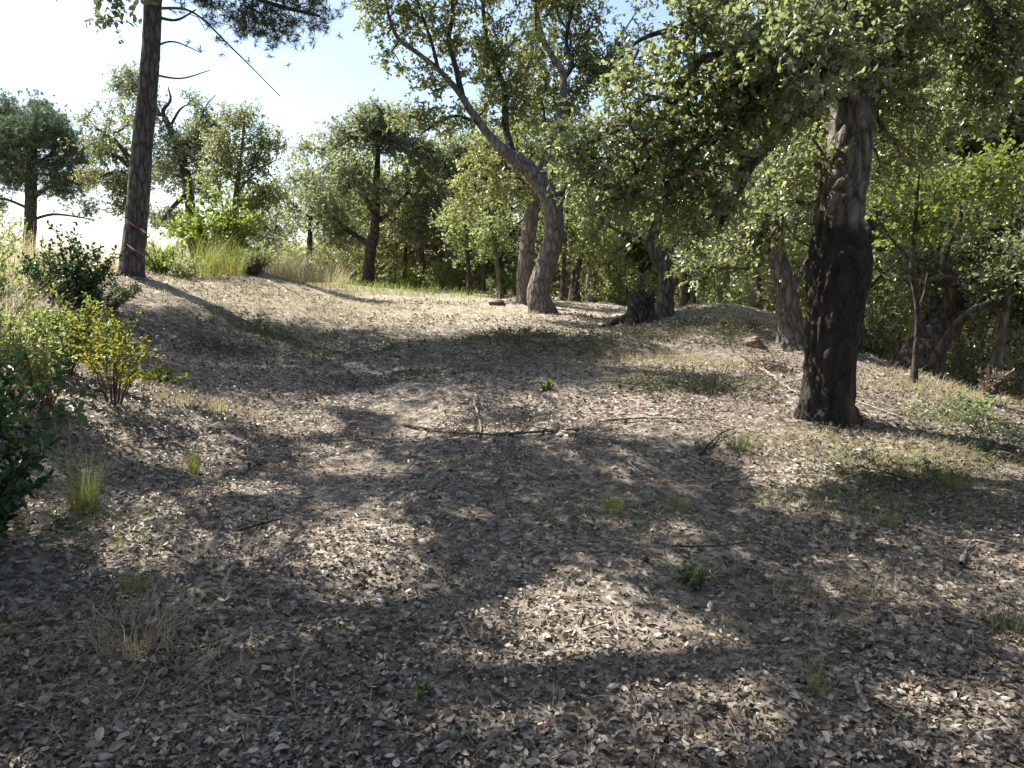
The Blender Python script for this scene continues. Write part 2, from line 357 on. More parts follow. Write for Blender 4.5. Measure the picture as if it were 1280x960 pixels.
def spray(bag, twig, P, D, m, k, leaf, tw_len, tmpl=6, wid=.55, droop=.25, tint=(.5, .22), flat=.8):
    n = len(P)
    b = np.repeat(P, m, 0) + rng.normal(size=(n * m, 3)) * tw_len * .25
    d = unit(np.repeat(D, m, 0) * .5 + rng.normal(size=(n * m, 3)) * .75 + np.array([0, 0, .12]))
    ln = rng.uniform(.5, 1.25, n * m) * tw_len
    if twig is not None:
        a = unit(np.cross(d, rng.normal(size=d.shape))); c = np.cross(d, a); r0 = .0035 * (leaf / .045) ** .5
        V = np.stack([b + a * r0, b - a * r0 * .5 + c * r0, b - a * r0 * .5 - c * r0, b + d * ln[:, None]], 1).reshape(-1, 3)
        i = np.arange(n * m)[:, None] * 4
        twig.put(V, np.concatenate([i + np.array([[0, 1, 3]]), i + np.array([[1, 2, 3]]), i + np.array([[2, 0, 3]])]))
    t = np.tile(np.linspace(.15, 1, k), n * m) + rng.normal(size=n * m * k) * .05
    d2 = np.repeat(d, k, 0); p = np.repeat(b, k, 0) + d2 * (np.repeat(ln, k) * t)[:, None]
    ld = unit(d2 * .45 + unit(rng.normal(size=p.shape)) * .9 - np.array([0, 0, droop]))
    nn = unit(rng.normal(size=p.shape) * (1 - flat * .5) + np.array([0, 0, flat]))
    L = rng.uniform(.65, 1.25, len(p)) * leaf
    ti = np.clip(np.repeat(rng.normal(tint[0], tint[1] * .6, n), m * k) + rng.normal(0, tint[1] * .7, len(p)), 0, 1)
    T, Q = (T6, T6Q) if tmpl == 6 else (T4, T4Q)
    V, f = leaf_arrays(p, ld, nn, L, wid, T, Q)
    bag.put(V, f, np.repeat(ti, 2))

def make_tree(name, label, cat, trunk, limbs, blobs, nt_, m, k, leaf, leafmat, bark, seed, tw_len=.2, tmpl=4, group=None, disp=.16,
              sides=18, gap=-.35, gsc=1.3, twig_r=.005, step=None, droop=.25, tint=(.5, .22), limb_bark=None, tstep=.06, flare=.45, shell=.45, ridge=0, wid=.55, needles=False, clear=()):
    global rng
    rng = np.random.default_rng(seed)
    trunk = np.array(trunk, float)
    base = np.array([trunk[0, 0], trunk[0, 1], hz(trunk[0, 0], trunk[0, 1])])
    e = add(name, None, loc=tuple(base), label=label, cat=cat, group=group)
    foot = trunk[0].copy(); foot[2] = min(base[2], trunk[0, 2]) - .2; foot[3] *= 1.05
    if trunk[0, 2] < base[2] - .02: trunk = np.array([t for t in trunk if t[2] > base[2] + .1])
    tp = spline(np.concatenate([[foot], trunk]), tstep)
    h = tp[:, 2] - base[2]; rad = tp[:, 3] * (1 + flare * np.exp(-np.maximum(h, -.1) / .14))
    V, f = tube_arrays(tp[:, :3] - base, rad, sides, disp, seed, ridge)
    bk = Bag(); bk.put(V, f); add('trunk', bk.mesh('trunk', [bark]), e)
    nodes = [p[:3] for p in tp]; par = [-1] + list(range(len(tp) - 1)); nrad = list(tp[:, 3]); plen = list(np.maximum(h, 0))
    for ln in limbs:
        lp = spline(np.array(ln, float), tstep)
        V, f = tube_arrays(lp[:, :3] - base, np.maximum(lp[:, 3], .006), max(7, sides // 2), disp * .9, seed + 5)
        bk = Bag(); bk.put(V, f); add('limb', bk.mesh('limb', [limb_bark or bark]), e)
        d0 = np.linalg.norm(np.array(nodes) - lp[0, :3], axis=1); q = int(d0.argmin())
        for j, p in enumerate(lp):
            nodes.append(p[:3]); par.append(q if j == 0 else len(nodes) - 2); nrad.append(p[3]); plen.append(plen[q] + .06 * j)
    fixed = len(nodes)
    # targets
    vol = np.array([np.prod(b[1]) ** (2 / 3) for b in blobs]); pr = vol / vol.sum()
    c = rng.choice(len(blobs), size=nt_ * 3, p=pr)
    C = np.array([b[0] for b in blobs])[c]; R = np.array([b[1] for b in blobs])[c]
    X = C + R * rand_dirs(len(c)) * (rng.uniform(0, 1, len(c)) ** shell)[:, None]
    keep = vnoise(X * gsc, seed + 3) + .5 * vnoise(X * gsc * 2.3, seed + 4) > gap
    X = X[keep]
    for p_, r_ in clear:
        land = X - np.array(S)[None] * ((X[:, 2:3] - p_[2]) / S.z); X = X[np.hypot(land[:, 0] - p_[0], land[:, 1] - p_[1]) > r_ * rng.uniform(.7, 1.15, len(X))]
    X = X[X[:, 2] > height(X[:, 0], X[:, 1]) + .25][:nt_]
    N = np.empty((fixed + len(X) * 14, 3)); N[:fixed] = nodes; PL = np.empty(len(N)); PL[:fixed] = plen; n = fixed
    usable = np.zeros(len(N), bool); usable[:fixed] = np.array(nrad) < np.array(nrad).max() * .93
    lim = np.array(nodes)[:, 2] - base[2] < .5; usable[:fixed][lim] = False
    if not usable[:fixed].any(): usable[:fixed] = True
    par = par + [0] * (len(N) - fixed); leafcount = np.zeros(len(N))
    nearest = np.array([np.linalg.norm(N[:fixed][usable[:fixed]] - x, axis=1).min() for x in X])
    tips = []; tdir = []
    chains = []
    for x in X[np.argsort(nearest)]:
        d = np.linalg.norm(N[:n] - x, axis=1); cost = d + .12 * PL[:n]; cost[~usable[:n]] = 1e9
        q = int(cost.argmin()); L = d[q]; s = int(np.clip(L / (step or max(.12, tw_len)), 2, 12))
        side = rng.normal(size=3) * L * .16; side[2] += L * .10
        t = np.linspace(0, 1, s + 1)[1:, None]
        pts = N[q] + (x - N[q]) * t + side * (4 * t * (1 - t)) * .8
        pts[:-1] += rng.normal(size=(s - 1, 3)) * L / s * .14
        ids = list(range(n, n + s)); N[n:n + s] = pts; PL[n:n + s] = PL[q] + L * t[:, 0]
        for j, i_ in enumerate(ids): par[i_] = q if j == 0 else i_ - 1
        usable[n:n + s] = True; n += s; chains.append((q, ids)); tips.append(x); tdir.append(pts[-1] - (pts[-2] if s > 1 else N[q]))
        i_ = ids[-1]
        while i_ >= 0: leafcount[i_] += 1; i_ = par[i_] if i_ > 0 else -1
    # every branch of the crown
    tw = Bag()
    for q, ids in chains:
        pts = np.concatenate([[N[q]], N[ids]]); lc = np.concatenate([[leafcount[ids[0]]], leafcount[ids]])
        r = twig_r * lc ** .48; r[-1] *= .6
        if q < fixed: r = np.minimum(r, nrad[q] * .8)
        V, f = tube_arrays(pts - base, r, 5 if r[0] > .012 else 4); tw.put(V, f)
    lf = Bag(); tips = np.array(tips); tdir = unit(np.array(tdir))
    if needles:
        n_ = len(tips); per = m * k
        b = np.repeat(tips, m, 0) + rng.normal(size=(n_ * m, 3)) * tw_len * .7
        dd = unit(np.repeat(tdir, m, 0) * .4 + rng.normal(size=b.shape) * .6 + np.array([0, 0, .25]))
        p = np.repeat(b, k, 0) + np.repeat(dd, k, 0) * rng.uniform(-.04, .05, (len(b) * k, 1)); d = unit(np.repeat(dd, k, 0) * .7 + rng.normal(size=p.shape) * .75)
        L_ = leaf * rng.uniform(.7, 1.2, len(p))[:, None]; sd = unit(np.cross(d, rng.normal(size=p.shape))) * wid * .5
        V = np.stack([p - sd, p + sd, p + d * L_], 1).reshape(-1, 3)
        lf.put(V - base, np.arange(len(p) * 3).reshape(-1, 3), np.clip(np.repeat(rng.normal(.5, .2, len(b)), k) + rng.normal(0, .12, len(p)), 0, 1))
    else:
        spray(lf, tw, tips - base, tdir, m, k, leaf, tw_len, tmpl, wid, droop, tint)
    add('twigs', tw.mesh('twigs', [B_twig]), e, kind='stuff')
    add('foliage', lf.mesh('foliage', [leafmat]), e, kind='stuff')
    return e

# --- the big cork oak on the right
Y = 6.4
make_tree('cork_oak', 'stout cork oak with blackened lower trunk and reddish scar at its foot', 'tree',
    px_line([(1034, 516, 0, 64), (1036, 470, 0, 60), (1041, 400, 0, 64), (1047, 345, 0, 76), (1049, 300, 0, 64), (1050, 260, 0, 57), (1060, 190, .05, 53), (1067, 120, .1, 48), (1072, 50, .1, 46), (1072, -60, .2, 42), (1060, -190, .3, 34), (1070, -330, .3, 24)], Y),
    [px_line([(1062, 105, .1, 26), (1020, 125, -.1, 23), (985, 150, -.25, 20), (955, 185, -.35, 19), (935, 205, -.4, 20), (920, 235, -.45, 18), (906, 262, -.5, 18), (896, 285, -.5, 9)], Y),
     px_line([(935, 205, -.4, 15), (918, 180, -.5, 13), (905, 165, -.6, 11), (870, 190, -.7, 8), (820, 205, -.8, 5), (770, 230, -.9, 3)], Y),
     px_line([(1070, 20, .1, 22), (1010, -20, -.3, 17), (930, -5, -.7, 12), (860, 30, -.9, 8), (800, 50, -1.0, 5), (760, 90, -1, 3)], Y),
     px_line([(1070, 70, .1, 20), (1110, 40, .2, 16), (1160, 35, .4, 12), (1210, 60, .5, 8), (1250, 90, .6, 4)], Y),
     px_line([(1068, -100, .2, 22), (1130, -160, .2, 17), (1220, -190, 0, 12), (1300, -170, 0, 6)], Y),
     px_line([(1065, 100, .1, 14), (1040, 85, -.5, 11), (1000, 90, -1.0, 8), (950, 110, -1.4, 4)], Y),
     px_line([(1066, -150, .3, 20), (960, -200, .6, 15), (860, -180, .8, 10), (780, -120, .9, 5)], Y)],
    px_blobs([(745, 130, -.8, 52), (735, 195, -.9, 48), (790, 90, -.9, 60), (810, 170, -.8, 60), (765, 255, -.9, 42), (850, 120, -.7, 60), (870, 190, -.6, 55), (820, 245, -.7, 55), (870, 280, -.5, 55), (920, 90, -.8, 60), (940, 140, -.9, 55),
              (960, 260, 0, 60), (940, 310, .3, 45), (1000, 200, .2, 50), (990, 90, -.9, 60), (980, 30, -.6, 70), (880, 40, -.8, 65), (800, 20, -.9, 60), (1080, 60, -.4, 60), (1130, 110, .1, 55), (1180, 70, .3, 65), (1210, 130, .5, 48), (1150, 170, .5, 45),
              (1250, 60, .3, 60), (1120, 10, -.1, 70), (1200, -20, .2, 80), (1050, -20, -.3, 80), (900, -50, -.2, 60), (1120, -110, .1, 60), (1250, -100, .1, 60), (1060, -200, .4, 50), (1330, -60, .3, 70), (1060, 130, .6, 70), (1120, 200, .9, 50), (990, 150, .9, 60), (880, 330, .2, 30), (1040, 40, -1.2, 60), (1000, 110, -1.3, 40), (960, 60, -1.3, 60), (1060, 85, -.9, 30)], Y),
    1350, 5, 9, .044, M_oak, B_cork, 11, tw_len=.17, tmpl=6, disp=.16, sides=110, tstep=.018, gap=-.15, gsc=2.2, limb_bark=B_dark, flare=.22, ridge=1.0, twig_r=.0045, tint=(.5, .26))

# --- leaning oak in the middle and the pale trunk just behind it
Y = 14
make_tree('cork_oak', 'oak bending left in an S above the middle of the clearing', 'tree',
    px_line([(678, 393, 0, 32), (673, 365, 0, 27), (683, 330, 0, 26), (692, 295, 0, 26), (692, 265, 0, 24), (684, 242, 0, 23), (665, 217, 0, 20), (648, 201, 0, 17), (632, 190, 0, 14), (608, 165, 0, 10), (588, 138, 0, 9), (575, 117, 0, 8), (548, 87, 0, 6.5), (520, 65, 0, 5.5), (497, 47, 0, 5), (485, 15, .1, 3.5), (475, -30, .2, 2)], Y),
    [px_line([(577, 119, 0, 8), (570, 85, 0, 7), (561, 50, .1, 6), (566, 15, .2, 5), (560, -40, .3, 3)], Y),
     px_line([(642, 195, 0, 10), (632, 158, .2, 8), (630, 111, .3, 7), (615, 70, .4, 6), (606, 30, .4, 5), (600, -40, .4, 3)], Y),
     px_line([(548, 87, 0, 5), (540, 55, -.2, 4), (525, 10, -.3, 3), (520, -30, -.3, 2)], Y),
     px_line([(600, 155, 0, 6), (570, 145, -.2, 4), (545, 155, -.3, 3), (530, 165, -.4, 2)], Y),
     px_line([(688, 255, 0, 9), (720, 225, -.3, 6), (745, 215, -.5, 4)], Y)],
    px_blobs([(478, 15, 0, 32), (500, 60, 0, 32), (535, 30, 0, 45), (590, 20, .2, 50), (540, 100, -.1, 28), (600, 75, .3, 42), (640, 60, .4, 45), (570, 155, -.2, 30), (620, 130, .3, 38), (655, 130, .5, 40), (600, 200, .2, 32), (640, 235, .3, 34), (690, 190, .2, 40), (560, -50, .2, 70), (480, -50, .2, 50), (650, -50, .4, 70), (735, 215, -.4, 30), (520, 150, -.2, 24)], Y),
    700, 4, 9, .072, M_oak_mid, B_pale, 12, tw_len=.22, tmpl=4, disp=.13, ridge=.7, sides=48, tstep=.04, limb_bark=B_dark, flare=.3, gap=-.25, tint=(.5, .25))  # dark limb bark paints in the silhouette look of the limbs
Y = 15.5
make_tree('oak', 'pale straight trunk standing right behind the bending oak', 'tree',
    px_line([(659, 383, 0, 22), (656, 350, 0, 20), (659, 310, 0, 19), (664, 270, 0, 18), (672, 220, 0, 15), (690, 175, 0, 12), (702, 134, 0, 10), (704, 94, 0, 9), (690, 70, 0, 8), (677, 44, 0, 7), (668, 0, 0, 5), (660, -60, 0, 4)], Y),
    [px_line([(704, 98, 0, 7), (715, 80, .2, 6), (708, 50, .3, 5), (718, 0, .3, 4)], Y), px_line([(668, 240, 0, 7), (630, 210, .5, 5), (600, 215, .8, 3)], Y)],
    px_blobs([(650, 90, .3, 45), (700, 40, .2, 50), (730, 100, .4, 45), (690, 140, .6, 45), (620, 180, .6, 40), (600, 230, .8, 32), (640, 240, .6, 40), (710, 200, .6, 45), (690, -60, .3, 80), (740, 30, .3, 50), (770, 60, .3, 50), (760, -10, .3, 60), (725, 70, .3, 40), (580, 270, .8, 22)], Y),
    760, 4, 9, .075, M_oak_mid, B_pale, 13, tw_len=.24, disp=.12, sides=40, ridge=.6, tstep=.04, flare=.2, limb_bark=B_dark, gap=-.25)

# --- pine with the tape
Y = 12
pine = make_tree('pine_tree', 'tall bare pine trunk with red and white tape wound round it', 'tree',
    px_line([(164, 344, 0, 29), (167, 310, 0, 27), (171, 270, 0, 26), (175, 220, 0, 25), (180, 160, 0, 23), (185, 110, 0, 22), (189, 60, 0, 21), (191, 0, 0, 20), (195, -100, 0, 20), (200, -220, 0, 17), (205, -360, 0, 13), (208, -520, 0, 6)], Y),
    [px_line([(192, 10, 0, 3.5), (240, 15, -.5, 2.6), (290, 60, -.8, 1.8), (350, 120, -1, .8)], Y),
     px_line([(186, 92, 0, 3), (225, 98, -.3, 2), (262, 88, -.4, 1)], Y), px_line([(186, 62, 0, 3), (215, 52, -.2, 2), (250, 65, -.3, 1)], Y),
     px_line([(192, 20, 0, 4), (220, 25, .2, 3), (245, 12, .3, 1.5)], Y),
     px_line([(193, -40, 0, 9), (270, -20, .3, 7), (340, 5, .6, 5), (400, 20, .8, 3)], Y),
     px_line([(196, -130, 0, 9), (300, -160, -.5, 7), (400, -160, -.8, 4)], Y), px_line([(196, -160, 0, 9), (90, -190, .5, 7), (0, -210, .8, 4)], Y),
     px_line([(200, -240, 0, 8), (300, -290, .8, 6), (380, -320, 1, 3)], Y), px_line([(200, -260, 0, 8), (120, -310, -.8, 6), (60, -340, -1, 3)], Y),
     px_line([(196, -120, 0, 8), (200, -160, -1.4, 6), (210, -190, -2.6, 4)], Y), px_line([(197, -170, 0, 8), (220, -210, 1.2, 6), (240, -240, 2.4, 4)], Y)],
    px_blobs([(270, 35, .2, 24, .5), (300, 20, .4, 34, .6), (345, 30, .6, 38, .5), (390, 5, .7, 36, .6), (250, -30, .3, 40, .6), (330, -45, .4, 55, .6), (410, -60, .5, 50, .6)], Y)
    + [(hit(u, v) + np.array(S) / S.z * (5.6 + .8 * ((j * 7) % 10) / 10), np.array([.85, .85, .4])) for j, (u, v) in enumerate(((220, 432), (255, 462), (300, 442), (350, 470), (415, 450), (430, 480), (500, 442), (500, 478), (580, 452), (650, 432), (600, 480), (245, 408), (330, 420), (720, 432), (205, 462), (400, 425), (560, 430), (480, 425)))]  # unseen crown clumps placed up-sun to cast the shade band
    + [(np.array(c), np.array([r, r, r * .6])) for c, r in (((-5.4, 12.0, 8.2), 1.0), ((-5.9, 12.0, 9.4), .9), ((-5.4, 12.0, 10.4), .7))],
    1750, 6, 22, .13, M_pine, B_pine, 14, tw_len=.22, disp=.10, ridge=.8, tstep=.03, sides=60, clear=[(hit(u, v), r) for u, v, r in ((300, 378, .8), (430, 390, .6), (520, 392, .7), (250, 374, .6), (600, 394, .6), (380, 385, .6))], gap=-.7, twig_r=.004, wid=.009, needles=True, flare=.12)
# tape wound round the pine
mt = bpy.data.materials.new('barrier_tape'); mt.use_nodes = True; _nt = mt.node_tree
_w = _nt.nodes.new('ShaderNodeTexWave'); _w.inputs['Scale'].default_value = 2.2; _w.bands_direction = 'DIAGONAL'
_tc = _nt.nodes.new('ShaderNodeTexCoord'); _nt.links.new(_tc.outputs['Object'], _w.inputs[0])
_nt.links.new(ramp(_nt, _w.outputs['Fac'], [(.45, (.62, .58, .56)), (.58, (.36, .09, .09))]), _nt.nodes['Principled BSDF'].inputs['Base Color'])
_nt.nodes['Principled BSDF'].inputs['Roughness'].default_value = .4
tp = []
for j in range(90):
    t = j / 89; a = -math.pi * .95 + t * 2 * math.pi * 1.85
    v = 268 + 52 * t + 5 * math.sin(a * 1.0)
    c = pix(164 + (344 - v) * .0875 + 3, v, 12); r = .176
    tp.append((c[0] + r * math.sin(a), c[1] - r * math.cos(a), c[2]))
tp = np.array(tp); tb = hz(tp[0, 0], tp[0, 1]); o3 = np.array([tp[0, 0], tp[0, 1], tb])
tw_ = (.013 + .007 * np.sin(np.arange(90) * .9))[:, None] * np.array([[0, 0, 1.]]); V = np.concatenate([tp + tw_, tp - tw_]) - o3; i = np.arange(89)
add('barrier_tape', mesh_np('barrier_tape', V, [np.stack([i, i + 1, i + 91, i + 90], 1)], mats=[mt]), loc=tuple(o3), label='red and white plastic tape wound round the pine trunk', cat='tape')

# --- the oaks behind the clearing, each with a look of its own
Y = 22
make_tree('oak', 'dark round-crowned oak with short black trunk on the crest', 'tree',
    px_line([(459, 367, 0, 16), (461, 335, 0, 14), (464, 310, 0, 14), (468, 285, 0, 13), (470, 250, 0, 10), (472, 200, 0, 6), (475, 165, 0, 4)], Y),
    [px_line([(464, 308, 0, 9), (445, 295, .2, 7), (425, 280, .4, 5), (405, 262, .5, 4)], Y), px_line([(468, 280, 0, 8), (490, 262, .2, 6), (510, 240, .3, 4)], Y), px_line([(468, 270, 0, 7), (450, 230, -.5, 5), (440, 190, -.7, 3)], Y)],
    px_blobs([(410, 250, .3, 36), (405, 200, .3, 36), (450, 170, .2, 38), (490, 165, .3, 34), (515, 200, .3, 34), (530, 245, .4, 30), (490, 230, -.3, 40), (445, 220, -.6, 40), (420, 290, .4, 26), (510, 285, .3, 26), (470, 150, .2, 26), (535, 190, .6, 22)], Y),
    900, 4, 8, .09, M_oak_grey, B_dark, 21, tw_len=.3, gap=-.35, gsc=.9, sides=14)
Y = 24
make_tree('oak', 'twisted open-branched oak seen just right of the pine trunk', 'tree',
    px_line([(245, 330, 0, 12), (240, 290, 0, 12), (236, 240, 0, 12), (228, 200, 0, 11), (212, 160, 0, 8), (204, 140, 0, 5), (213, 125, 0, 3), (210, 108, 0, 1)], Y),
    [px_line([(212, 160, 0, 4), (225, 137, .2, 2.5), (240, 128, .2, .8)], Y), px_line([(232, 180, 0, 5), (248, 155, .2, 3.5), (258, 132, .3, 2), (270, 118, .3, .8)], Y), px_line([(236, 240, 0, 7), (215, 260, -.3, 5), (200, 280, -.3, 3)], Y)],
    px_blobs([(165, 105, 0, 24), (205, 125, 0, 26), (245, 125, .2, 28), (270, 120, .2, 18), (225, 175, 0, 38), (215, 220, 0, 40), (250, 200, .3, 36), (205, 265, 0, 30), (260, 160, .2, 28), (245, 240, .3, 30), (180, 150, 0, 20)], Y),
    620, 4, 7, .085, M_oak_grey, B_dark, 22, tw_len=.28, gap=-.15, gsc=1.0, sides=14, twig_r=.007)
Y = 26
make_tree('oak', 'oak with arching dark limbs seen just left of the pine trunk', 'tree',
    px_line([(178, 330, 0, 13), (176, 280, 0, 12), (170, 235, 0, 10), (164, 205, 0, 9), (152, 185, 0, 6), (135, 170, 0, 4), (120, 160, 0, 3)], Y),
    [px_line([(164, 210, 0, 6), (145, 195, .2, 5), (120, 190, .3, 3), (105, 185, .3, 2)], Y), px_line([(168, 225, 0, 6), (150, 215, -.2, 4), (125, 220, -.3, 3)], Y)],
    px_blobs([(130, 155, 0, 28), (110, 190, .2, 26), (140, 190, .2, 30), (150, 225, 0, 28), (115, 215, .2, 22), (160, 140, 0, 22), (160, 255, 0, 20)], Y),
    380, 4, 7, .085, M_oak_mid, B_dark, 23, tw_len=.28, gap=-.1, sides=12, twig_r=.007)
Y = 16.5
make_tree('sapling', 'slender young oak with thin crown rising behind bright bush', 'tree',
    px_line([(291, 318, 0, 9), (293, 285, 0, 8), (295, 245, 0, 7), (300, 205, 0, 5), (304, 170, 0, 3), (306, 140, 0, 2)], Y),
    [px_line([(297, 240, 0, 3), (320, 215, .2, 2), (345, 200, .2, 1.5)], Y), px_line([(298, 225, 0, 3), (275, 205, -.2, 2), (258, 195, -.2, 1.5)], Y)],
    px_blobs([(300, 150, 0, 26), (330, 180, .1, 26), (275, 185, 0, 26), (345, 215, .2, 26), (310, 210, 0, 30), (335, 245, .2, 24), (270, 220, 0, 22), (310, 260, .1, 26)], Y),
    420, 4, 7, .06, M_oak_mid, B_oak, 24, tw_len=.2, gap=-.15, sides=12, twig_r=.004)
Y = 30
make_tree('stone_pine', 'distant blue-green stone pine with rounded crown and bare lower limbs', 'tree',
    px_line([(36, 330, 0, 15), (38, 280, 0, 14), (39, 230, 0, 13), (41, 190, 0, 10), (42, 150, 0, 5)], Y),
    [px_line([(39, 250, 0, 5), (60, 235, .2, 4), (85, 228, .3, 3), (115, 225, .3, 1.5)], Y), px_line([(39, 275, 0, 4), (70, 268, .2, 3), (120, 275, .2, 1)], Y), px_line([(39, 235, 0, 5), (20, 215, .2, 4), (0, 205, .2, 2)], Y), px_line([(40, 215, 0, 5), (60, 195, -.2, 4), (85, 190, -.2, 2)], Y), px_line([(39, 262, 0, 4), (10, 250, .2, 3), (-20, 245, .2, 1)], Y)],
    px_blobs([(10, 160, 0, 32, .8), (45, 148, 0, 30, .8), (80, 175, 0, 30, .7), (20, 195, 0, 34, .6), (65, 205, 0, 32, .5), (-25, 180, 0, 36), (95, 205, 0, 18), (0, 225, 0, 24, .5), (80, 235, .2, 22, .4), (-10, 140, 0, 30, .8), (60, 165, -.5, 34, .7), (35, 175, -.8, 36, .7), (100, 190, .3, 20), (70, 222, 0, 26, .5), (20, 215, -.4, 30, .5), (110, 262, .3, 16, .4), (-20, 250, .2, 26, .5)], Y),
    1100, 5, 14, .20, M_pine_far, B_dark, 25, tw_len=.32, gap=-.5, sides=12, twig_r=.008, wid=.022, needles=True)

# --- oaks right of the middle
Y = 13
make_tree('oak', 'crooked oak growing beside the dark stump', 'tree',
    px_line([(828, 402, 0, 22), (832, 372, 0, 19), (833, 345, 0, 18), (822, 322, 0, 17), (815, 300, 0, 15), (824, 270, 0, 12), (828, 235, 0, 10), (822, 190, .2, 7), (830, 130, .3, 5)], Y),
    [px_line([(816, 300, 0, 7), (795, 297, -.2, 5), (775, 290, -.3, 4), (755, 280, -.4, 2)], Y), px_line([(828, 330, 0, 8), (850, 300, .2, 6), (875, 285, .3, 4)], Y)],
    px_blobs([(760, 265, -.3, 30), (770, 310, -.2, 18), (800, 250, 0, 34), (850, 270, .3, 34), (890, 300, .4, 30), (860, 330, .4, 22), (830, 200, .3, 45), (780, 200, .2, 40), (880, 220, .5, 45), (740, 295, -.3, 18)], Y),
    360, 4, 7, .065, M_oak_mid, B_oak, 26, tw_len=.22, gap=-.1, sides=20, tint=(.6, .22))
Y = 10.3
make_tree('oak', 'dusky oak trunk half hidden behind the stout cork oak', 'tree',
    px_line([(992, 436, 0, 34), (988, 400, 0, 28), (982, 365, 0, 25), (974, 330, 0, 23), (968, 290, 0, 20), (960, 250, 0, 17), (965, 190, 0, 14), (970, 120, 0, 10), (970, 20, 0, 6)], Y),
    [px_line([(984, 370, 0, 9), (1000, 345, .3, 7), (1015, 310, .4, 5)], Y), px_line([(968, 290, 0, 10), (940, 260, .3, 7), (910, 245, .4, 4)], Y)],
    px_blobs([(930, 230, .3, 50), (970, 200, .2, 60), (1010, 260, .4, 50), (930, 290, .3, 38), (900, 260, .4, 36), (960, 330, .4, 28), (960, 110, .3, 80), (1020, 170, .3, 70), (905, 320, .3, 24)], Y),
    360, 4, 7, .06, M_oak, B_oak, 27, tw_len=.2, gap=-.2, sides=20)
Y = 10.8
make_tree('oak', 'slim dark trunk just right of the stout cork oak', 'tree',
    px_line([(1072, 470, 0, 20), (1070, 430, 0, 17), (1074, 380, 0, 15), (1080, 330, 0, 14), (1090, 270, 0, 12), (1100, 200, 0, 9), (1110, 120, 0, 6)], Y),
    [px_line([(1075, 370, 0, 7), (1100, 345, .3, 5), (1120, 330, .3, 3)], Y)],
    px_blobs([(1100, 200, .3, 60), (1120, 290, .4, 40), (1090, 260, .3, 40), (1150, 230, .5, 50), (1100, 340, .4, 30), (1120, 120, .3, 70), (1140, 370, .4, 28)], Y),
    300, 4, 7, .06, M_oak, B_dark, 28, tw_len=.2, gap=-.25, sides=16)
Y = 9.6
make_tree('leaning_oak', 'thick dark oak leaning far over to the right from the slope edge', 'tree',
    px_line([(1128, 480, 0, 46), (1140, 458, 0, 46), (1160, 430, .1, 46), (1182, 400, .2, 42), (1205, 365, .3, 34), (1235, 335, .4, 24), (1270, 300, .5, 18), (1310, 270, .6, 12), (1360, 240, .7, 7)], Y),
    [px_line([(1146, 470, -.2, 13), (1168, 445, -.3, 12), (1195, 408, -.4, 10), (1215, 388, -.4, 9), (1245, 375, -.4, 8), (1290, 350, -.4, 5)], Y),
     px_line([(1182, 400, .1, 22), (1190, 360, 0, 15), (1180, 320, -.1, 10), (1200, 270, -.1, 7), (1190, 220, 0, 4)], Y),
     px_line([(1215, 355, .3, 12), (1220, 310, .2, 8), (1250, 270, .2, 5), (1260, 220, .2, 3)], Y)],
    px_blobs([(1190, 330, .2, 45), (1230, 310, .3, 45), (1270, 330, .2, 40), (1160, 350, .2, 40), (1200, 270, .3, 40), (1260, 270, .3, 45), (1140, 320, .3, 30), (1310, 260, .5, 60), (1230, 380, 0, 22), (1280, 380, -.2, 30), (1150, 390, .3, 26)], Y),
    420, 4, 5, .055, M_oak, B_dark, 29, tw_len=.22, gap=-.05, sides=40, ridge=.6, flare=.1, twig_r=.008, tint=(.2, .2))
Y = 8.3
make_tree('sapling', 'thin forked sapling with sunlit yellow-green leaves beside the leaning oak', 'tree',
    px_line([(1142, 486, 0, 8), (1144, 450, 0, 7), (1147, 410, 0, 6), (1146, 380, 0, 6), (1140, 340, 0, 6), (1142, 300, 0, 5), (1146, 250, 0, 4), (1150, 200, 0, 2)], Y),
    [px_line([(1146, 390, 0, 5), (1155, 370, .1, 4), (1160, 340, .1, 3), (1170, 300, .2, 2)], Y), px_line([(1142, 330, 0, 4), (1115, 300, .1, 3), (1095, 270, .1, 2)], Y), px_line([(1144, 290, 0, 3), (1180, 255, .2, 2), (1215, 230, .2, 1.5)], Y)],
    px_blobs([(1150, 205, 0, 30, .6), (1110, 250, .1, 30, .6), (1140, 280, .1, 34, .6), (1185, 240, .2, 34, .5), (1225, 215, .2, 30, .5), (1255, 250, .2, 30, .5), (1100, 290, .1, 20, .6), (1190, 285, .2, 24, .5), (1265, 200, .2, 26, .5), (1120, 210, .1, 20)], Y),
    150, 4, 5, .05, M_bright, B_dark, 30, tw_len=.24, tmpl=6, gap=-.1, sides=12, twig_r=.003, wid=.7)
Y = 9.2
make_tree('oak', 'spindly oak trunk beside the withered shrub on the right slope', 'tree',
    px_line([(1242, 520, 0, 15), (1244, 470, 0, 13), (1250, 430, 0, 12), (1256, 400, 0, 10), (1262, 360, 0, 7), (1258, 320, 0, 5)], Y),
    [px_line([(1254, 425, 0, 8), (1275, 410, .1, 7), (1300, 390, .1, 5), (1330, 360, .2, 3)], Y), px_line([(1256, 400, 0, 6), (1240, 380, .1, 4), (1225, 350, .2, 2)], Y)],
    px_blobs([(1265, 330, .1, 40), (1240, 350, .2, 30), (1300, 360, .1, 40), (1310, 300, .2, 50), (1275, 400, .2, 24), (1220, 400, .2, 22)], Y),
    220, 4, 6, .055, M_oak, B_oak, 31, tw_len=.2, gap=-.1, sides=14)

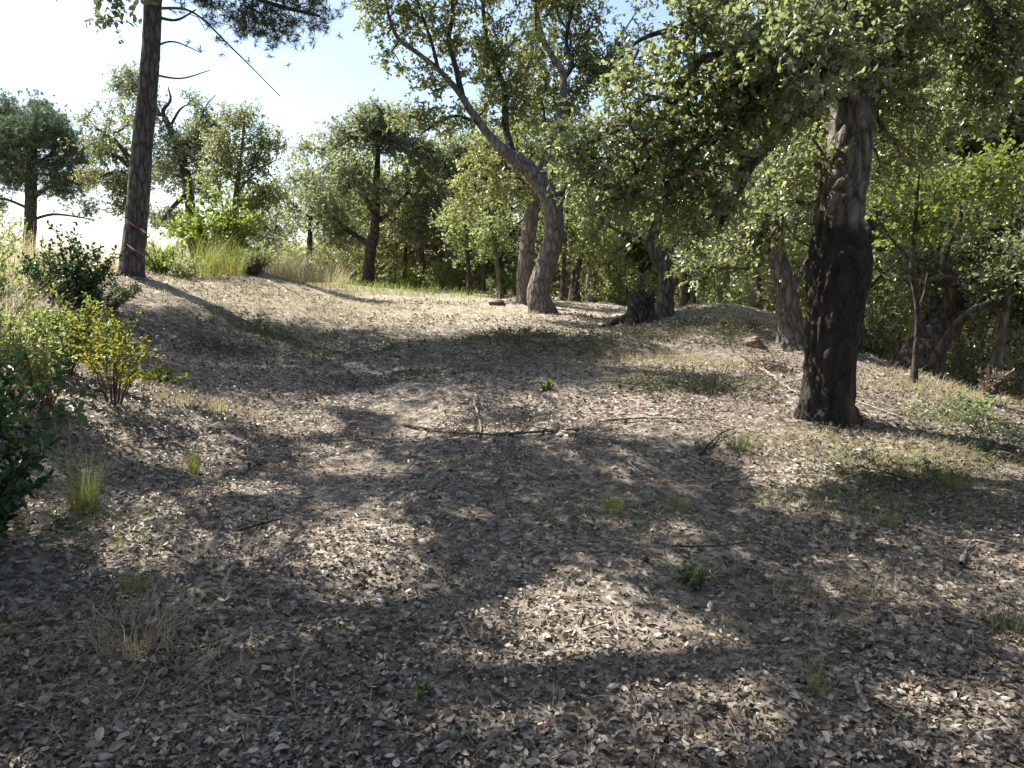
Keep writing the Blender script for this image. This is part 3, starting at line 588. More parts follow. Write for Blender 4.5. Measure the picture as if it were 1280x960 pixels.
# thin young trunks and saplings behind the clearing
def thin(u, v, Y, top, lean, wpx, label, mat, bark, seed, spread=26, n=110, leaf=.085, name='sapling', lowc=.45):
    H = v - top
    make_tree(name, label, 'tree', px_line([(u, v, 0, wpx), (u + lean * .3, v - H * .35, 0, wpx * .8), (u + lean * .7, v - H * .7, 0, wpx * .5), (u + lean, top, 0, wpx * .25)], Y),
        [px_line([(u + lean * .5, v - H * .5, 0, wpx * .4), (u + lean * .5 + spread * .6, v - H * .65, .2, wpx * .25)], Y), px_line([(u + lean * .6, v - H * .6, 0, wpx * .4), (u + lean * .6 - spread * .7, v - H * .75, .2, wpx * .25)], Y)],
        px_blobs([(u + lean * .9, top + 8, 0, spread), (u + lean * .7 - spread * .6, top + H * .25, .1, spread), (u + lean * .7 + spread * .6, top + H * .25, .2, spread), (u + lean * .5, top + H * lowc, .1, spread * .9)], Y),
        n, 4, 6, leaf, mat, bark, seed, tw_len=.25, gap=-.15, sides=10, twig_r=.005)
thin(588, 380, 19, 255, -8, 7, 'multi-stemmed pale young oak behind the open crest, left of the pale trunk', M_far, B_dark, 41, 28)
thin(604, 380, 20, 240, 4, 6, 'young oak with straight black stem behind the crest', M_oak_mid, B_dark, 42, 26)
thin(628, 382, 18, 230, -22, 7, 'young tree with slanting bare grey stem beside pale trunk', M_far, B_oak, 43, 24, 80)
thin(702, 388, 18, 245, 8, 7, 'slim dark sapling right beside the bending oak', M_far, B_dark, 44, 26)
thin(716, 388, 19, 260, 22, 7, 'slim sapling slanting right between bending oak and stump', M_oak_mid, B_dark, 45, 26)
thin(737, 388, 21, 240, 4, 12, 'young oak with pale stem left of the stump', M_far, B_pale, 46, 34, 140, name='oak')
thin(852, 388, 20, 240, 6, 9, 'young oak standing behind the earth mound near crooked oak', M_far, B_oak, 47, 34, 140, name='oak')
thin(866, 388, 21, 250, 10, 7, 'thin sapling at the back of earth mound', M_oak_mid, B_oak, 48, 28)
thin(950, 392, 17, 250, -6, 8, 'small forked oak on the right end of earth mound', M_far, B_dark, 49, 30, 120, name='oak')
thin(505, 372, 25, 270, 4, 7, 'small bushy dark tree right of the round-crowned oak', M_oak_grey, B_dark, 50, 34, 150, .1, lowc=.7)
thin(385, 360, 24, 215, 6, 9, 'olive tree with low arching limbs left of the round-crowned oak', M_oak_grey, B_dark, 51, 40, 170, .1, name='oak', lowc=.6)

# --- wood beyond the clearing: copies of three trees
def proto(label, seed, mat, H, R, leaf, n, x=0., y=34.):
    z = hz(x, y)
    tr = [(x, y, z, .16), (x + .1, y, z + H * .25, .13), (x - .1, y + .1, z + H * .5, .10), (x + .1, y, z + H * .8, .05)]
    r2 = np.random.default_rng(seed); bl = []
    for j in range(11):
        a = r2.uniform(0, 6.28); rr = r2.uniform(.2, .85) * R; hh = r2.uniform(.35, .95) * H
        bl.append((np.array([x + rr * math.cos(a), y + rr * math.sin(a), z + hh]), np.array([1, 1, .75]) * R * r2.uniform(.35, .5)))
    lb = []
    for j in range(4):
        a = j * 1.6 + seed; lb.append([(x, y, z + H * (.3 + .1 * j), .07), (x + R * .4 * math.cos(a), y + R * .4 * math.sin(a), z + H * (.42 + .1 * j), .05), (x + R * .75 * math.cos(a), y + R * .75 * math.sin(a), z + H * (.5 + .1 * j), .02)])
    return make_tree('woodland_tree', label, 'tree', tr, lb, bl, n, 4, 7, leaf, mat, B_oak, seed, tw_len=.34, gap=-.3, gsc=.8, sides=10, twig_r=.008, group='trees of the wood behind the clearing', tstep=.15)
GL = ['leafy grey-green oak in the wood behind the clearing', 'light green leafy tree in the wood behind the clearing', 'dusky low-branched evergreen in the wood behind the clearing']
protos = [proto(GL[0], 61, M_oak_grey, 6.0, 2.6, .13, 420, 2.0, 27), proto(GL[1], 62, M_far, 5.2, 2.4, .13, 400, 5.5, 25), proto(GL[2], 63, M_oak_mid, 4.6, 2.4, .12, 420, -1.2, 29)]
r3 = np.random.default_rng(5)
spots = []
for u in range(485, 1420, 46):       # a near and a far row behind the right two thirds
    spots.append((u + r3.uniform(-15, 15), r3.uniform(24, 31), r3.uniform(.75, 1.0)))
    spots.append((u + r3.uniform(-15, 15), r3.uniform(32, 46), r3.uniform(1.15, 1.6)))
for u in (1120, 1180, 1240, 1300, 1360, 1040, 1085, 1210, 1270):
    spots.append((u + r3.uniform(-10, 10), r3.uniform(14, 19), r3.uniform(1.2, 1.8)))
for u, Yy, s in ((330, 34, .75), (400, 36, .8), (440, 30, .7), (150, 40, .6), (90, 44, .6), (-130, 24, .7), (350, 27, .6), (520, 29, .9), (556, 24, .85), (210, 38, .55), (20, 42, .6), (270, 42, .6), (118, 45, .62), (75, 36, .5), (140, 33, .5), (100, 29, .42), (0, 27, .45)):
    spots.append((u, Yy, s))
for j, (x, y, s) in enumerate(((-9, 1, 1.2), (-8, -4, 1.3), (-4, -7, 1.2), (1.5, -8, 1.3), (5.5, -5.5, 1.2), (7.5, -1.5, 1.2), (9, 2.5, 1.2), (-11.5, 5, 1.2), (11, -6, 1.5), (-12, -8, 1.5), (0, -13, 1.6), (-6, -13, 1.6), (7, -12, 1.6), (11.5, 6, 1.1))):  # wood out of view, added to cut skylight into the clearing
    c = copy_tree(protos[j % 3], (x, y, hz(x, y) - .05), r3.uniform(0, 6.28), (s, s, s), 'unseen leafy tree of the wood added round the near end of clearing to block skylight')
    c['group'] = 'unseen trees added round the near end of the clearing'
for j, (u, Yy, s) in enumerate(spots):
    x = (u - 640) / F * Yy
    copy_tree(protos[(0, 2)[j % 2] if u > 1020 and Yy < 30 else j % 3], (x, Yy, hz(x, Yy) - .05), r3.uniform(0, 6.28), (s * r3.uniform(.9, 1.15), s * r3.uniform(.9, 1.15), s * r3.uniform(.85, 1.1)))

# --- the oaks beside and behind the photographer, largely unseen, crowns shaped to shade foreground
SHADE = [(120, 560, .5), (60, 640, .5), (60, 780, .5), (80, 900, .5), (250, 650, .5), (330, 610, .4), (300, 720, .35), (400, 930, .4), (250, 920, .4), (560, 590, .6), (640, 560, .6), (480, 610, .4), (700, 640, .5), (620, 690, .4), (560, 560, .5),
         (560, 760, .3), (540, 850, .35), (620, 900, .3), (700, 590, .5), (800, 570, .5), (850, 720, .4), (950, 760, .45), (1000, 700, .5), (1080, 820, .4), (1200, 820, .5), (950, 660, .5), (760, 860, .3), (760, 680, .4), (1000, 940, .4), (480, 950, .4), (700, 950, .3), (170, 600, .35), (350, 560, .3), (450, 520, .35), (0, 700, .5), (150, 850, .4), (380, 850, .35), (1150, 700, .5), (1250, 930, .4), (520, 620, .4), (600, 615, .4), (480, 575, .3), (415, 600, .3), (660, 705, .3), (330, 580, .35), (780, 625, .4), (885, 585, .4), (900, 630, .4), (640, 525, .4), (230, 610, .3), (720, 545, .35), (560, 700, .3), (380, 630, .3), (640, 830, .25), (740, 910, .25), (880, 900, .2)]
SUNNY = [(380, 530, .45), (300, 515, .4), (460, 690, .38), (480, 650, .25), (180, 800, .25), (690, 760, .3), (850, 830, .3), (800, 780, .25), (780, 490, .8), (850, 470, .7), (620, 910, .13), (1180, 880, .25), (930, 900, .2), (1000, 560, .3), (1150, 580, .35), (440, 790, .2)]
sv = np.array(S) / S.z
shade_blobs = []
for j, (u, v, r) in enumerate(SHADE):
    c = hit(u, v) + sv * (5.0 + .7 * ((j * 37) % 10) / 10); shade_blobs.append((c, np.array([r, r, r * .45])))
lit = [(hit(u, v), r) for u, v, r in SUNNY] + [(hit(u, v) + np.array([0, 0, .45]), r) for u, v, r in ((140, 503, .55), (80, 470, .6), (30, 480, .5), (240, 590, .25), (105, 635, .25))]
make_tree('cork_oak', 'oak beside the path whose leafy twigs hang into the sky beside the pine', 'tree',
    [(-5.4, 3.2, .6, .24), (-5.3, 3.3, 1.5, .22), (-5.0, 3.6, 2.5, .19), (-4.6, 4.0, 3.6, .16), (-4.3, 4.4, 4.8, .11), (-4.1, 4.8, 6.2, .05)],
    [[(-4.9, 3.7, 2.9, .12), (-4.1, 4.6, 3.9, .09), (-3.3, 5.2, 4.3, .06), (-2.8, 5.5, 4.1, .03), (-2.65, 5.55, 3.85, .012)],
     [(-4.7, 3.9, 3.3, .13), (-3.2, 4.8, 4.7, .10), (-1.6, 5.6, 5.4, .07), (-.6, 6.0, 5.6, .03)],
     [(-4.6, 4.0, 3.5, .10), (-5.6, 5.4, 4.6, .07), (-6.3, 6.6, 5.2, .03)], [(-4.5, 4.1, 4.0, .10), (-3.0, 3.4, 5.2, .07), (-1.4, 3.4, 5.8, .045), (0, 3.9, 6.0, .02)],
     [(-4.4, 4.3, 4.4, .09), (-3.6, 6.0, 5.4, .06), (-2.6, 7.4, 5.9, .03)]],
    shade_blobs + [(np.array(c), np.array([r, r, r * .55])) for c, r in (((-4.3, 4.4, 6.6), .8), ((-5.6, 5.4, 6.4), .8), ((-3.2, 5.6, 6.3), .7), ((-7.0, 7.6, 6.0), .9), ((-7.4, 4.6, 5.6), .9), ((-5.8, 8.8, 6.0), .8))]
    + px_blobs([(128, 20, 0, 30, .6, .2), (150, -8, 0, 30, .6, .2), (215, -18, 0, 24, .6, .2), (120, 60, 0, 18, .8, .1), (250, -20, 0, 20, .6, .2)] + [(125, 25, 0, 26, .7, .15), (115, 52, 0, 20, .8, .12)] * 2, 5.5),
    2050, 4, 8, .055, M_oak, B_oak, 71, tw_len=.19, tmpl=6, sides=20, gap=-.5, gsc=.8, clear=lit)
make_tree('cork_oak', 'spreading oak behind the viewpoint shading the near leaf litter', 'tree',
    [(-1.6, -2.6, -.05, .24), (-1.5, -2.5, 1.5, .2), (-1.3, -2.2, 3.0, .17), (-1.1, -1.8, 4.4, .12), (-1.0, -1.5, 6.0, .05)],
    [[(-1.3, -2.2, 3.0, .13), (-.9, -.6, 4.4, .10), (-.8, 1.2, 5.4, .07), (-1.0, 2.8, 5.8, .03)], [(-1.2, -2.0, 3.4, .09), (.4, -.8, 4.9, .07), (1.6, .8, 5.6, .045), (2.4, 2.2, 5.8, .02)], [(-1.2, -2, 3.6, .09), (-2.6, -.4, 4.9, .06), (-3.8, 1.2, 5.5, .03)]],
    [(np.array(c), np.array([r, r, r * .55])) for c, r in (((-.9, 2.2, 5.8), .9), ((.6, 2.2, 5.9), .8), ((-2.2, 1.8, 5.8), .9), ((1.8, 1.2, 5.9), .9), ((-3.6, 1.2, 5.7), .9), ((0, .4, 6.0), 1.0), ((-1.6, -.6, 6.4), 1.1), ((2.2, 2.4, 6.0), .8), ((1.2, 3.2, 6.3), .7), ((-3.0, -.8, 5.6), 1), ((1.0, -1, 5.8), .9))],
    900, 4, 9, .055, M_oak, B_oak, 72, tw_len=.19, sides=18, gap=-.12, gsc=.8, clear=lit)

# ------------------------------------------------------------------ shrubs and grass
def shrub(name, label, cat, base, H, W, stems, leaf, mat, smat, seed, k=14, tmpl=6, wid=.5, spread=.9, low=.25, tint=(.5, .25), sub=3, group=None, big=0, sr=.006):
    global rng
    rng = np.random.default_rng(seed); base = np.array([base[0], base[1], hz(base[0], base[1])])
    e = add(name, None, loc=tuple(base), label=label, cat=cat, group=group)
    st = Bag(); lf = Bag(); P = []; D = []
    for s in range(stems):
        a = rng.uniform(0, 2 * np.pi); q = math.sqrt(rng.uniform(0, 1)); h = H * rng.uniform(.6, 1.05) * (1 - .35 * q * q)
        tip = np.array([math.cos(a) * q * W, math.sin(a) * q * W, h]); b0 = np.array([math.cos(a) * q * W * .18, math.sin(a) * q * W * .18, -.04])
        t = np.linspace(0, 1, 8)[:, None]; pts = b0 + (tip - b0) * t ** np.array([1.0 * spread + .2, 1.0 * spread + .2, .9]) + rng.normal(size=(8, 3)) * .02 * H * t
        V, f = tube_arrays(pts, np.linspace(sr, .0015, 8), 4); st.put(V, f)
        for j in range(sub):
            tt = rng.uniform(low, .95); p0 = np.array([np.interp(tt, t[:, 0], pts[:, c]) for c in range(3)])
            d = unit(rng.normal(size=3) + np.array([math.cos(a), math.sin(a), 1.2])); L = H * .28 * rng.uniform(.5, 1)
            q2 = p0 + d * L * np.linspace(0, 1, 4)[:, None]; V, f = tube_arrays(q2, np.linspace(sr * .5, .001, 4), 3); st.put(V, f)
            for z in np.linspace(.2, 1, k // 2): P.append(p0 + d * L * z); D.append(d)
        for z in np.linspace(low, 1, k): P.append(np.array([np.interp(z, t[:, 0], pts[:, c]) for c in range(3)])); D.append(tip - b0)
    add('stems', st.mesh('stems', [smat]), e, kind='stuff')
    P = np.array(P); D = unit(np.array(D)); P = np.repeat(P, 2, 0); D = np.repeat(D, 2, 0)
    ld = unit(D * .4 + unit(rng.normal(size=P.shape)) + np.array([0, 0, .15])); nn = unit(rng.normal(size=P.shape) * .6 + np.array([0, 0, 1]))
    hfrac = np.clip(P[:, 2] / H, 0, 1); ti = np.clip(rng.normal(tint[0], tint[1], len(P)), 0, 1)
    if mat is M_yell: ti = np.clip(.74 - hfrac * .8 + rng.normal(0, .2, len(P)), 0, 1)
    Ls = leaf * rng.uniform(.6, 1.2, len(P))
    sel = np.ones(len(P), bool)
    if big:
        wpos = P + base; sc = np.hypot(wpos[:, 0], wpos[:, 1]) - wpos[:, 0] * .3; top = np.argsort(sc)[:big]; sel[top] = False
        mes = []
        for v in range(6):
            tm = T6.copy(); tm[:, 2] += .08 * np.sin(tm[:, 1] * 3 + v)
            V, f = leaf_arrays(np.zeros((1, 3)), np.array([[0, 1., 0]]), np.array([[0, 0, 1.]]), leaf, wid, tm); mes.append(mesh_np('leaf', V, [f], np.full(2, .15 + .15 * v), True, [mat]))
        for i_ in top:
            o = add('leaf', mes[rng.integers(6)], e, tuple(P[i_]))
            d_ = ld[i_]; x_ = unit(np.cross(d_, nn[i_])); z_ = np.cross(x_, d_)
            o.rotation_euler = Matrix((x_, d_, z_)).transposed().to_euler(); s_ = Ls[i_] / leaf; o.scale = (s_, s_, s_)
    V, f = leaf_arrays(P[sel], ld[sel], nn[sel], Ls[sel], wid, *((T6, T6Q) if tmpl == 6 else (T4, T4Q))); lf.put(V, f, np.repeat(ti[sel], 2))
    add('foliage', lf.mesh('foliage', [mat]), e, kind='stuff')
    return e

def blades(P, az, H, lean, wd, seg=4):
    n = len(P); t = np.linspace(0, 1, seg + 1)
    dx, dy = np.cos(az), np.sin(az); out = []
    for q in t:
        o = lean * q ** 1.8; c = P + np.stack([dx * o, dy * o, H * (q - .25 * (lean / np.maximum(H, .01)) * q * q).clip(-.2, 1)], 1)
        wq = wd * (1 - q * .85); s = np.stack([-dy * wq, dx * wq, 0 * wq], 1); out += [c - s, c + s]
    V = np.stack(out, 1).reshape(-1, 3); f = []
    for j in range(seg): f.append(np.array([2 * j, 2 * j + 1, 2 * j + 3, 2 * j + 2]))
    F_ = (np.arange(n)[:, None, None] * (2 * seg + 2) + np.array(f)[None]).reshape(-1, 4)
    return V, F_
def tuft(label, base, H, R, n, mat, seed, wd=.0022, lean=.6, tint=(.6, .25), name='grass_tuft', cat='grass', group=None):
    global rng
    rng = np.random.default_rng(seed); b = np.array([base[0], base[1], hz(base[0], base[1])])
    q = np.sqrt(rng.uniform(0, 1, n)) * R; a = rng.uniform(0, 6.283, n)
    P = np.stack([np.cos(a) * q, np.sin(a) * q, np.full(n, -.01)], 1)
    h = H * rng.uniform(.45, 1.1, n); V, f = blades(P, a + rng.normal(0, .7, n), h, h * lean * rng.uniform(.15, 1, n), wd * rng.uniform(.6, 1.3, n))
    seg = 4; ti = np.clip(rng.normal(tint[0], tint[1], n), 0, 1); ts = np.clip(np.repeat(ti, seg) * (.25 + .75 * np.tile(np.linspace(.1, 1, seg), n) ** .6), 0, 1) if mat is M_grass else np.repeat(ti, seg)
    bg_ = Bag(); bg_.put(V, f, ts)
    return add(name, bg_.mesh(name, [mat]), loc=tuple(b), label=label, cat=cat, group=group)

def at(u, v): return hit(u, v)
def atY(u, Y): return np.array([(u - 640) / F * Y, Y, 0])
shrub('glossy_shrub', 'dark glossy broad-leaved shrub at the left edge of the path', 'shrub', (-2.46, 3.45), 1.02, .42, 34, .068, M_glossy, B_oak, 81, k=16, wid=.42, low=.08, big=300, sub=3)
shrub('rockrose_shrub', 'yellowing upright shrub with orange leaves and thin reddish stems', 'shrub', at(142, 505), .80, .26, 20, .03, M_yell, B_twig, 82, k=14, low=.34, sub=4, wid=.6)
shrub('rockrose_shrub', 'pale green shrub with small leaves behind the yellowing one', 'shrub', at(80, 468), .72, .36, 34, .034, M_bright, B_red, 83, k=16, low=.3, sub=4, tint=(.35, .25))
shrub('rockrose_shrub', 'low dusty green shrub between glossy shrub and pale green one', 'shrub', atY(28, 6.0), .62, .34, 26, .032, M_far, B_red, 84, k=14, low=.25, tint=(.7, .2))
shrub('rockrose_shrub', 'loose light green shrub at the verge below the dark evergreen bush', 'shrub', atY(118, 7.6), .6, .34, 30, .03, M_far, B_red, 120, k=14, low=.2, sub=4, tint=(.8, .2))
shrub('rockrose_shrub', 'small fresh green shrub beside the glossy shrub top', 'shrub', atY(48, 5.4), .55, .22, 18, .03, M_far, B_red, 121, k=14, low=.3, sub=3)
shrub('rockrose_shrub', 'straggly pale shrub on the far left verge', 'shrub', atY(-20, 5.4), .9, .4, 30, .034, M_far, B_red, 122, k=14, low=.2, sub=4, tint=(.8, .2))
shrub('evergreen_bush', 'rounded dark evergreen bush near the foot of the pine', 'shrub', atY(95, 9.3), .95, .52, 46, .052, M_glossy, B_oak, 85, k=14, low=.12, tint=(.65, .3), sub=4, wid=.5)
shrub('scrub', 'low grey-green scrub at the foot of the pine', 'shrub', atY(130, 9.6), .42, .5, 34, .04, M_oak_grey, B_twig, 86, k=12, low=.1, sub=3)
shrub('scrub', 'dusty scrub on the bank left of the dark evergreen bush', 'shrub', atY(22, 9.0), .6, .55, 34, .045, M_far, B_twig, 87, k=12, low=.1, sub=3, tint=(.7, .2))
shrub('bright_bush', 'vivid green leafy bush behind the bank, around slender young oak', 'shrub', atY(280, 15.5), 1.55, .9, 60, .09, M_bright, B_oak, 88, k=16, low=.15, sub=4, wid=.6)
shrub('bright_bush', 'small light green bush beside the pine trunk', 'shrub', atY(205, 13.2), .6, .42, 30, .05, M_bright, B_oak, 89, k=12, low=.15, tint=(.3, .2))
shrub('scrub', 'small pale herb at the edge of bank right of the pine', 'shrub', atY(232, 13.0), .4, .4, 26, .04, M_far, B_twig, 90, k=10, low=.1, tint=(.8, .2))
shrub('broom_bush', 'dark green feathery broom bush on the bank top', 'shrub', atY(318, 14.6), .6, .36, 60, .05, M_oak, B_twig, 91, k=14, low=.1, wid=.14, tint=(.8, .2))
for j, (u, Yy, s, H, lb) in enumerate([(-70, 9, 1.2, 1.2, 'leafy thicket bush on the high bank at the left'), (-20, 12.5, 1.1, 1.1, 'light green bush on the bank in front of stone pine'), (350, 20, 1.2, 1.1, 'grey-green bush beyond the dry grass on the crest'), (430, 24, 1.1, 1.2, 'small bush just left of the round-crowned oak'), (515, 24, 1.0, .8, 'bright low bush right of the round-crowned oak trunk'), (560, 23, 1.4, 1.3, 'leafy undergrowth bush in front of the multi-stemmed oak'), (655, 24, 1.2, 1.3, 'undergrowth bush behind the pale trunk'), (770, 21, 1.3, 1.4, 'undergrowth bush behind the dark stump'), (815, 24, 1.3, 1.5, 'tall undergrowth bush behind the crooked oak'), (905, 21, 1.4, 1.5, 'undergrowth bush behind the earth mound'), (1010, 15, 1.2, 1.4, 'shaded bush behind the stout cork oak'), (1095, 12, .8, 1.3, 'green bush between slim dark trunk and leaning oak'), (1225, 12.5, 1.1, 1.7, 'light green bush below the arch of leaning oak'), (1290, 12, 1.1, 1.6, 'bush on the right slope beyond the spindly oak')]):
    shrub('undergrowth_bush', lb, 'shrub', atY(u, Yy), H, s * .8, 40, .085 if Yy > 14 else .06, (M_oak if j in (10, 11, 12, 13) else [M_far, M_oak_mid, M_bright][2 if j in (4, 1) else j % 2]), B_twig, 100 + j, k=12, low=.08, sub=4, tmpl=4)
shrub('withered_shrub', 'withered shrub with curled brown leaves on the right slope', 'shrub', at(1238, 505), .42, .10, 10, .045, M_dead, B_wood, 92, k=10, low=.3, wid=.4)
shrub('seedling', 'silvery young oak seedling below the withered shrub', 'plant', at(1218, 522), .26, .2, 14, .045, M_oak_grey, B_twig, 93, k=8, low=.2, tint=(.8, .2))
shrub('seedling', 'low green seedling on shaded path between two grass tufts', 'plant', at(865, 735), .10, .08, 10, .03, M_oak, B_twig, 94, k=6, low=.2)
shrub('seedling', 'tiny pale seedling in sunny litter right of the brush pile', 'plant', at(684, 488), .10, .07, 9, .025, M_bright, B_twig, 95, k=6, low=.2)
shrub('seedling', 'tiny green sprout near the bottom of the path', 'plant', at(528, 870), .055, .05, 8, .018, M_oak, B_twig, 96, k=5, low=.2)
shrub('seedling', 'creeping light green plant at the shade edge beside the yellowing shrub', 'plant', at(205, 477), .12, .24, 14, .04, M_bright, B_twig, 97, k=7, low=.1)

tuft('tall green grass tuft with orange base beside the glossy shrub', at(105, 640), .34, .07, 190, M_grass, 1, wd=.0016)
tuft('slender bright grass tuft on the sunny left of the path', at(243, 592), .24, .035, 110, M_grass, 2, wd=.0016, lean=.35)
tuft('short green grass tuft next to a pale straw clump', at(170, 740), .12, .06, 120, M_grass, 3, wd=.0017, lean=.8)
tuft('faint grass sprig in shadow below the tall orange-based tuft', at(150, 690), .14, .03, 30, M_grass, 4, wd=.0014)
tuft('pale dry straw clump in the near left litter', at(165, 800), .17, .16, 260, M_straw, 5, wd=.0017, lean=1.5, tint=(.75, .2))
tuft('sunlit green grass tuft left of the shaded seedling', at(765, 640), .17, .06, 90, M_grass, 6, wd=.0016)
tuft('sunlit green grass tuft with a yellow tip beside leaf litter', at(850, 640), .17, .06, 90, M_grass, 7, wd=.0016)
tuft('long thin grass sprig in deep shade near fallen stick', at(1020, 870), .22, .04, 46, M_grass, 8, wd=.0015, lean=.5)
tuft('arching green grass tuft on the mound right of the oak', at(1190, 612), .18, .07, 90, M_grass, 9, wd=.002, lean=1.2)
tuft('dry yellow grass tuft on the left sunny edge', at(270, 515), .16, .07, 120, M_drygrass, 10, wd=.0018)
tuft('dry yellow grass tuft beneath the creeping plant', at(222, 505), .14, .14, 130, M_drygrass, 11, wd=.0018, lean=1)
tuft('short green tuft on mound below the oak trunk', at(1110, 655), .10, .06, 90, M_grass, 13, wd=.0018)
tuft('grey feathery weed clump left of the oak foot', at(920, 560), .17, .10, 110, M_brush, 14, wd=.002)
tuft('sparse dry weed stalks standing on the near right slope', at(1075, 740), .16, .12, 60, M_drygrass, 15, wd=.0014)
tuft('scrubby dark grass clump at the near right edge', at(1262, 800), .16, .10, 120, M_brush, 16, wd=.002)
tuft('green grass blades entering at the near left edge', at(4, 800), .10, .05, 40, M_grass, 17, wd=.002, lean=1)
for j, (u, Yy, H, R, mat, lb) in enumerate([(258, 13.6, .85, .32, M_grass, 'tall rushy grass clump on the bank in front of bright bush'), (288, 14.0, .7, .3, M_grass, 'rushy green grass clump between bright bush and broom'), (375, 15.8, .75, .75, M_drygrass, 'broad stand of dry yellow grass on the crest'), (345, 16.5, .85, .6, M_drygrass, 'dry grass stand behind the broom bush'), (410, 17, .6, .5, M_drygrass, 'low dry grass stand at the right end of the bank'), (205, 15, .9, .6, M_grass, 'tall green grass just right of the pine'), (15, 11, .8, .8, M_drygrass, 'tall yellow grass on the bank at left'), (30, 7.6, .5, .3, M_drygrass, 'dry grass between the small left shrubs'), (150, 13.4, .5, .4, M_drygrass, 'dry grass behind the foot of the pine'), (-25, 7.2, .7, .5, M_drygrass, 'pale grass stand at the far left of the bank'), (55, 12, .7, .6, M_drygrass, 'yellow grass behind the dark evergreen bush')]):
    tuft(lb, atY(u, Yy), H, R, int(160 + 420 * R), mat, 30 + j, wd=.004, lean=.9, tint=(.62, .3), name='grass_clump')

# ------------------------------------------------------------------ stump, stones, sticks, brush
def stump():
    global rng
    rng = np.random.default_rng(3)
    b = pix(800, 412, 12.4); b[2] = hz(b[0], b[1]); e = add('tree_stump', None, loc=tuple(b), label='dark jagged old tree stump beside the crooked oak', cat='stump')
    n = 12; pts = np.array([[0, 0, -.1 + j * .05] for j in range(n)]); r = .235 * (1 + .5 * np.exp(-np.arange(n) / 2.2)) * np.linspace(1, .9, n)
    V, f = tube_arrays(pts, r, 40, .28, 77); V[-40:, 2] += .05 * vnoise(V[-40:] * 9, 4) + .04 * (V[-40:, 0] < 0)
    c = len(V); V = np.concatenate([V, [[0, 0, pts[-1, 2] - .05]]]); i = np.arange(40) + (n - 1) * 40
    bb = Bag(); bb.put(V, f); me = mesh_np('trunk', V, [f, np.stack([i, np.roll(i, -1), np.full(40, c)], 1)], mats=[B_dark]); add('trunk', me, e)
    for j in range(5):
        a = rng.uniform(0, 6.28); p0 = np.array([.2 * math.cos(a), .2 * math.sin(a), .3]); p1 = p0 + [rng.normal() * .06, rng.normal() * .06, rng.uniform(.14, .3)]
        V, f = tube_arrays(np.linspace(p0, p1, 4), [.035, .028, .02, .004], 6, .2, j); add('shard', mesh_np('shard', V, [f], mats=[B_dark]), e)
    for j in range(5):
        a = j * 1.25 + .4; p = np.array([[.15 * math.cos(a), .15 * math.sin(a), .1], [.35 * math.cos(a), .35 * math.sin(a), .03], [.6 * math.cos(a + .2), .6 * math.sin(a + .2), -.06]])
        V, f = tube_arrays(spline(p, .05), np.linspace(.08, .03, len(spline(p, .05))), 8, .2, j); add('root', mesh_np('root', V, [f], mats=[B_dark]), e)
stump()

def rock(u, v, wpx, label, mat=M_stone, flat=.5, seed=0):
    p = hit(u, v); R = wpx * .5 * p[1] / F; r_ = np.random.default_rng(seed + 400)
    n, m_ = 10, 14; th = np.linspace(0, math.pi, n); ph = np.linspace(0, 2 * math.pi, m_, endpoint=False)
    d = np.stack([np.outer(np.sin(th), np.cos(ph)), np.outer(np.sin(th), np.sin(ph)), np.outer(np.cos(th), np.ones(m_))], -1).reshape(-1, 3)
    k = 1 + .35 * vnoise(d * 1.6 + seed * 3.1, seed) + .15 * vnoise(d * 4, seed + 1)
    for _ in range(5):
        nrm = r_.normal(size=3); nrm /= np.linalg.norm(nrm); q = d @ nrm; k = np.minimum(k, np.where(q > .2, .78 / np.maximum(q, .2), 9))
    V = d * k[:, None] * R * np.array([1, .8, flat]); i = (np.arange(n - 1)[:, None] * m_ + np.arange(m_)[None]); i2 = (np.arange(n - 1)[:, None] * m_ + (np.arange(m_)[None] + 1) % m_)
    o = add('stone', mesh_np('stone', V, [np.stack([i, i + m_, i2 + m_, i2], -1).reshape(-1, 4)], smooth=False, mats=[mat]), loc=(p[0], p[1], p[2] + R * flat * .35), label=label, cat='stone')
    o.rotation_euler = (r_.uniform(-.2, .2), r_.uniform(-.2, .2), r_.uniform(0, 6))
for j, a in enumerate([(521, 594, 18, 'angular grey stone in shade at the middle of path', M_stone, .6), (538, 735, 26, 'flat pinkish stone slab lying on the path', M_stone2, .25), (710, 748, 17, 'small brown stone in sunny litter beside a pale chip', M_stone2, .6), (420, 471, 20, 'reddish stone in shaded strip below the bank', M_stone2, .5), (300, 640, 14, 'small dark stone on the shaded left of the path', M_stone, .6), (1075, 568, 18, 'pale stone on the mound near oak foot', M_stone, .6), (622, 380, 20, 'low earth clod on crest beside the pale trunk', M_clod, .4), (940, 432, 34, 'brown earth clod below the mound', M_clod, .55), (896, 806, 13, 'small dark stone in the near right litter', M_stone, .6), (700, 545, 12, 'small pale stone by the line of sticks', M_stone, .5), (892, 935, 16, 'bright white pebble at the bottom of the path', plain('white_pebble', (.62, .58, .53)), .5), (190, 780, 16, 'pale flat stone in the straw clump', plain('pale_stone', (.5, .46, .41)), .4), (965, 640, 15, 'brown stone half buried under the oak mound', M_clod, .5)]):
    rock(*a[:4], a[4], a[5], seed=j)

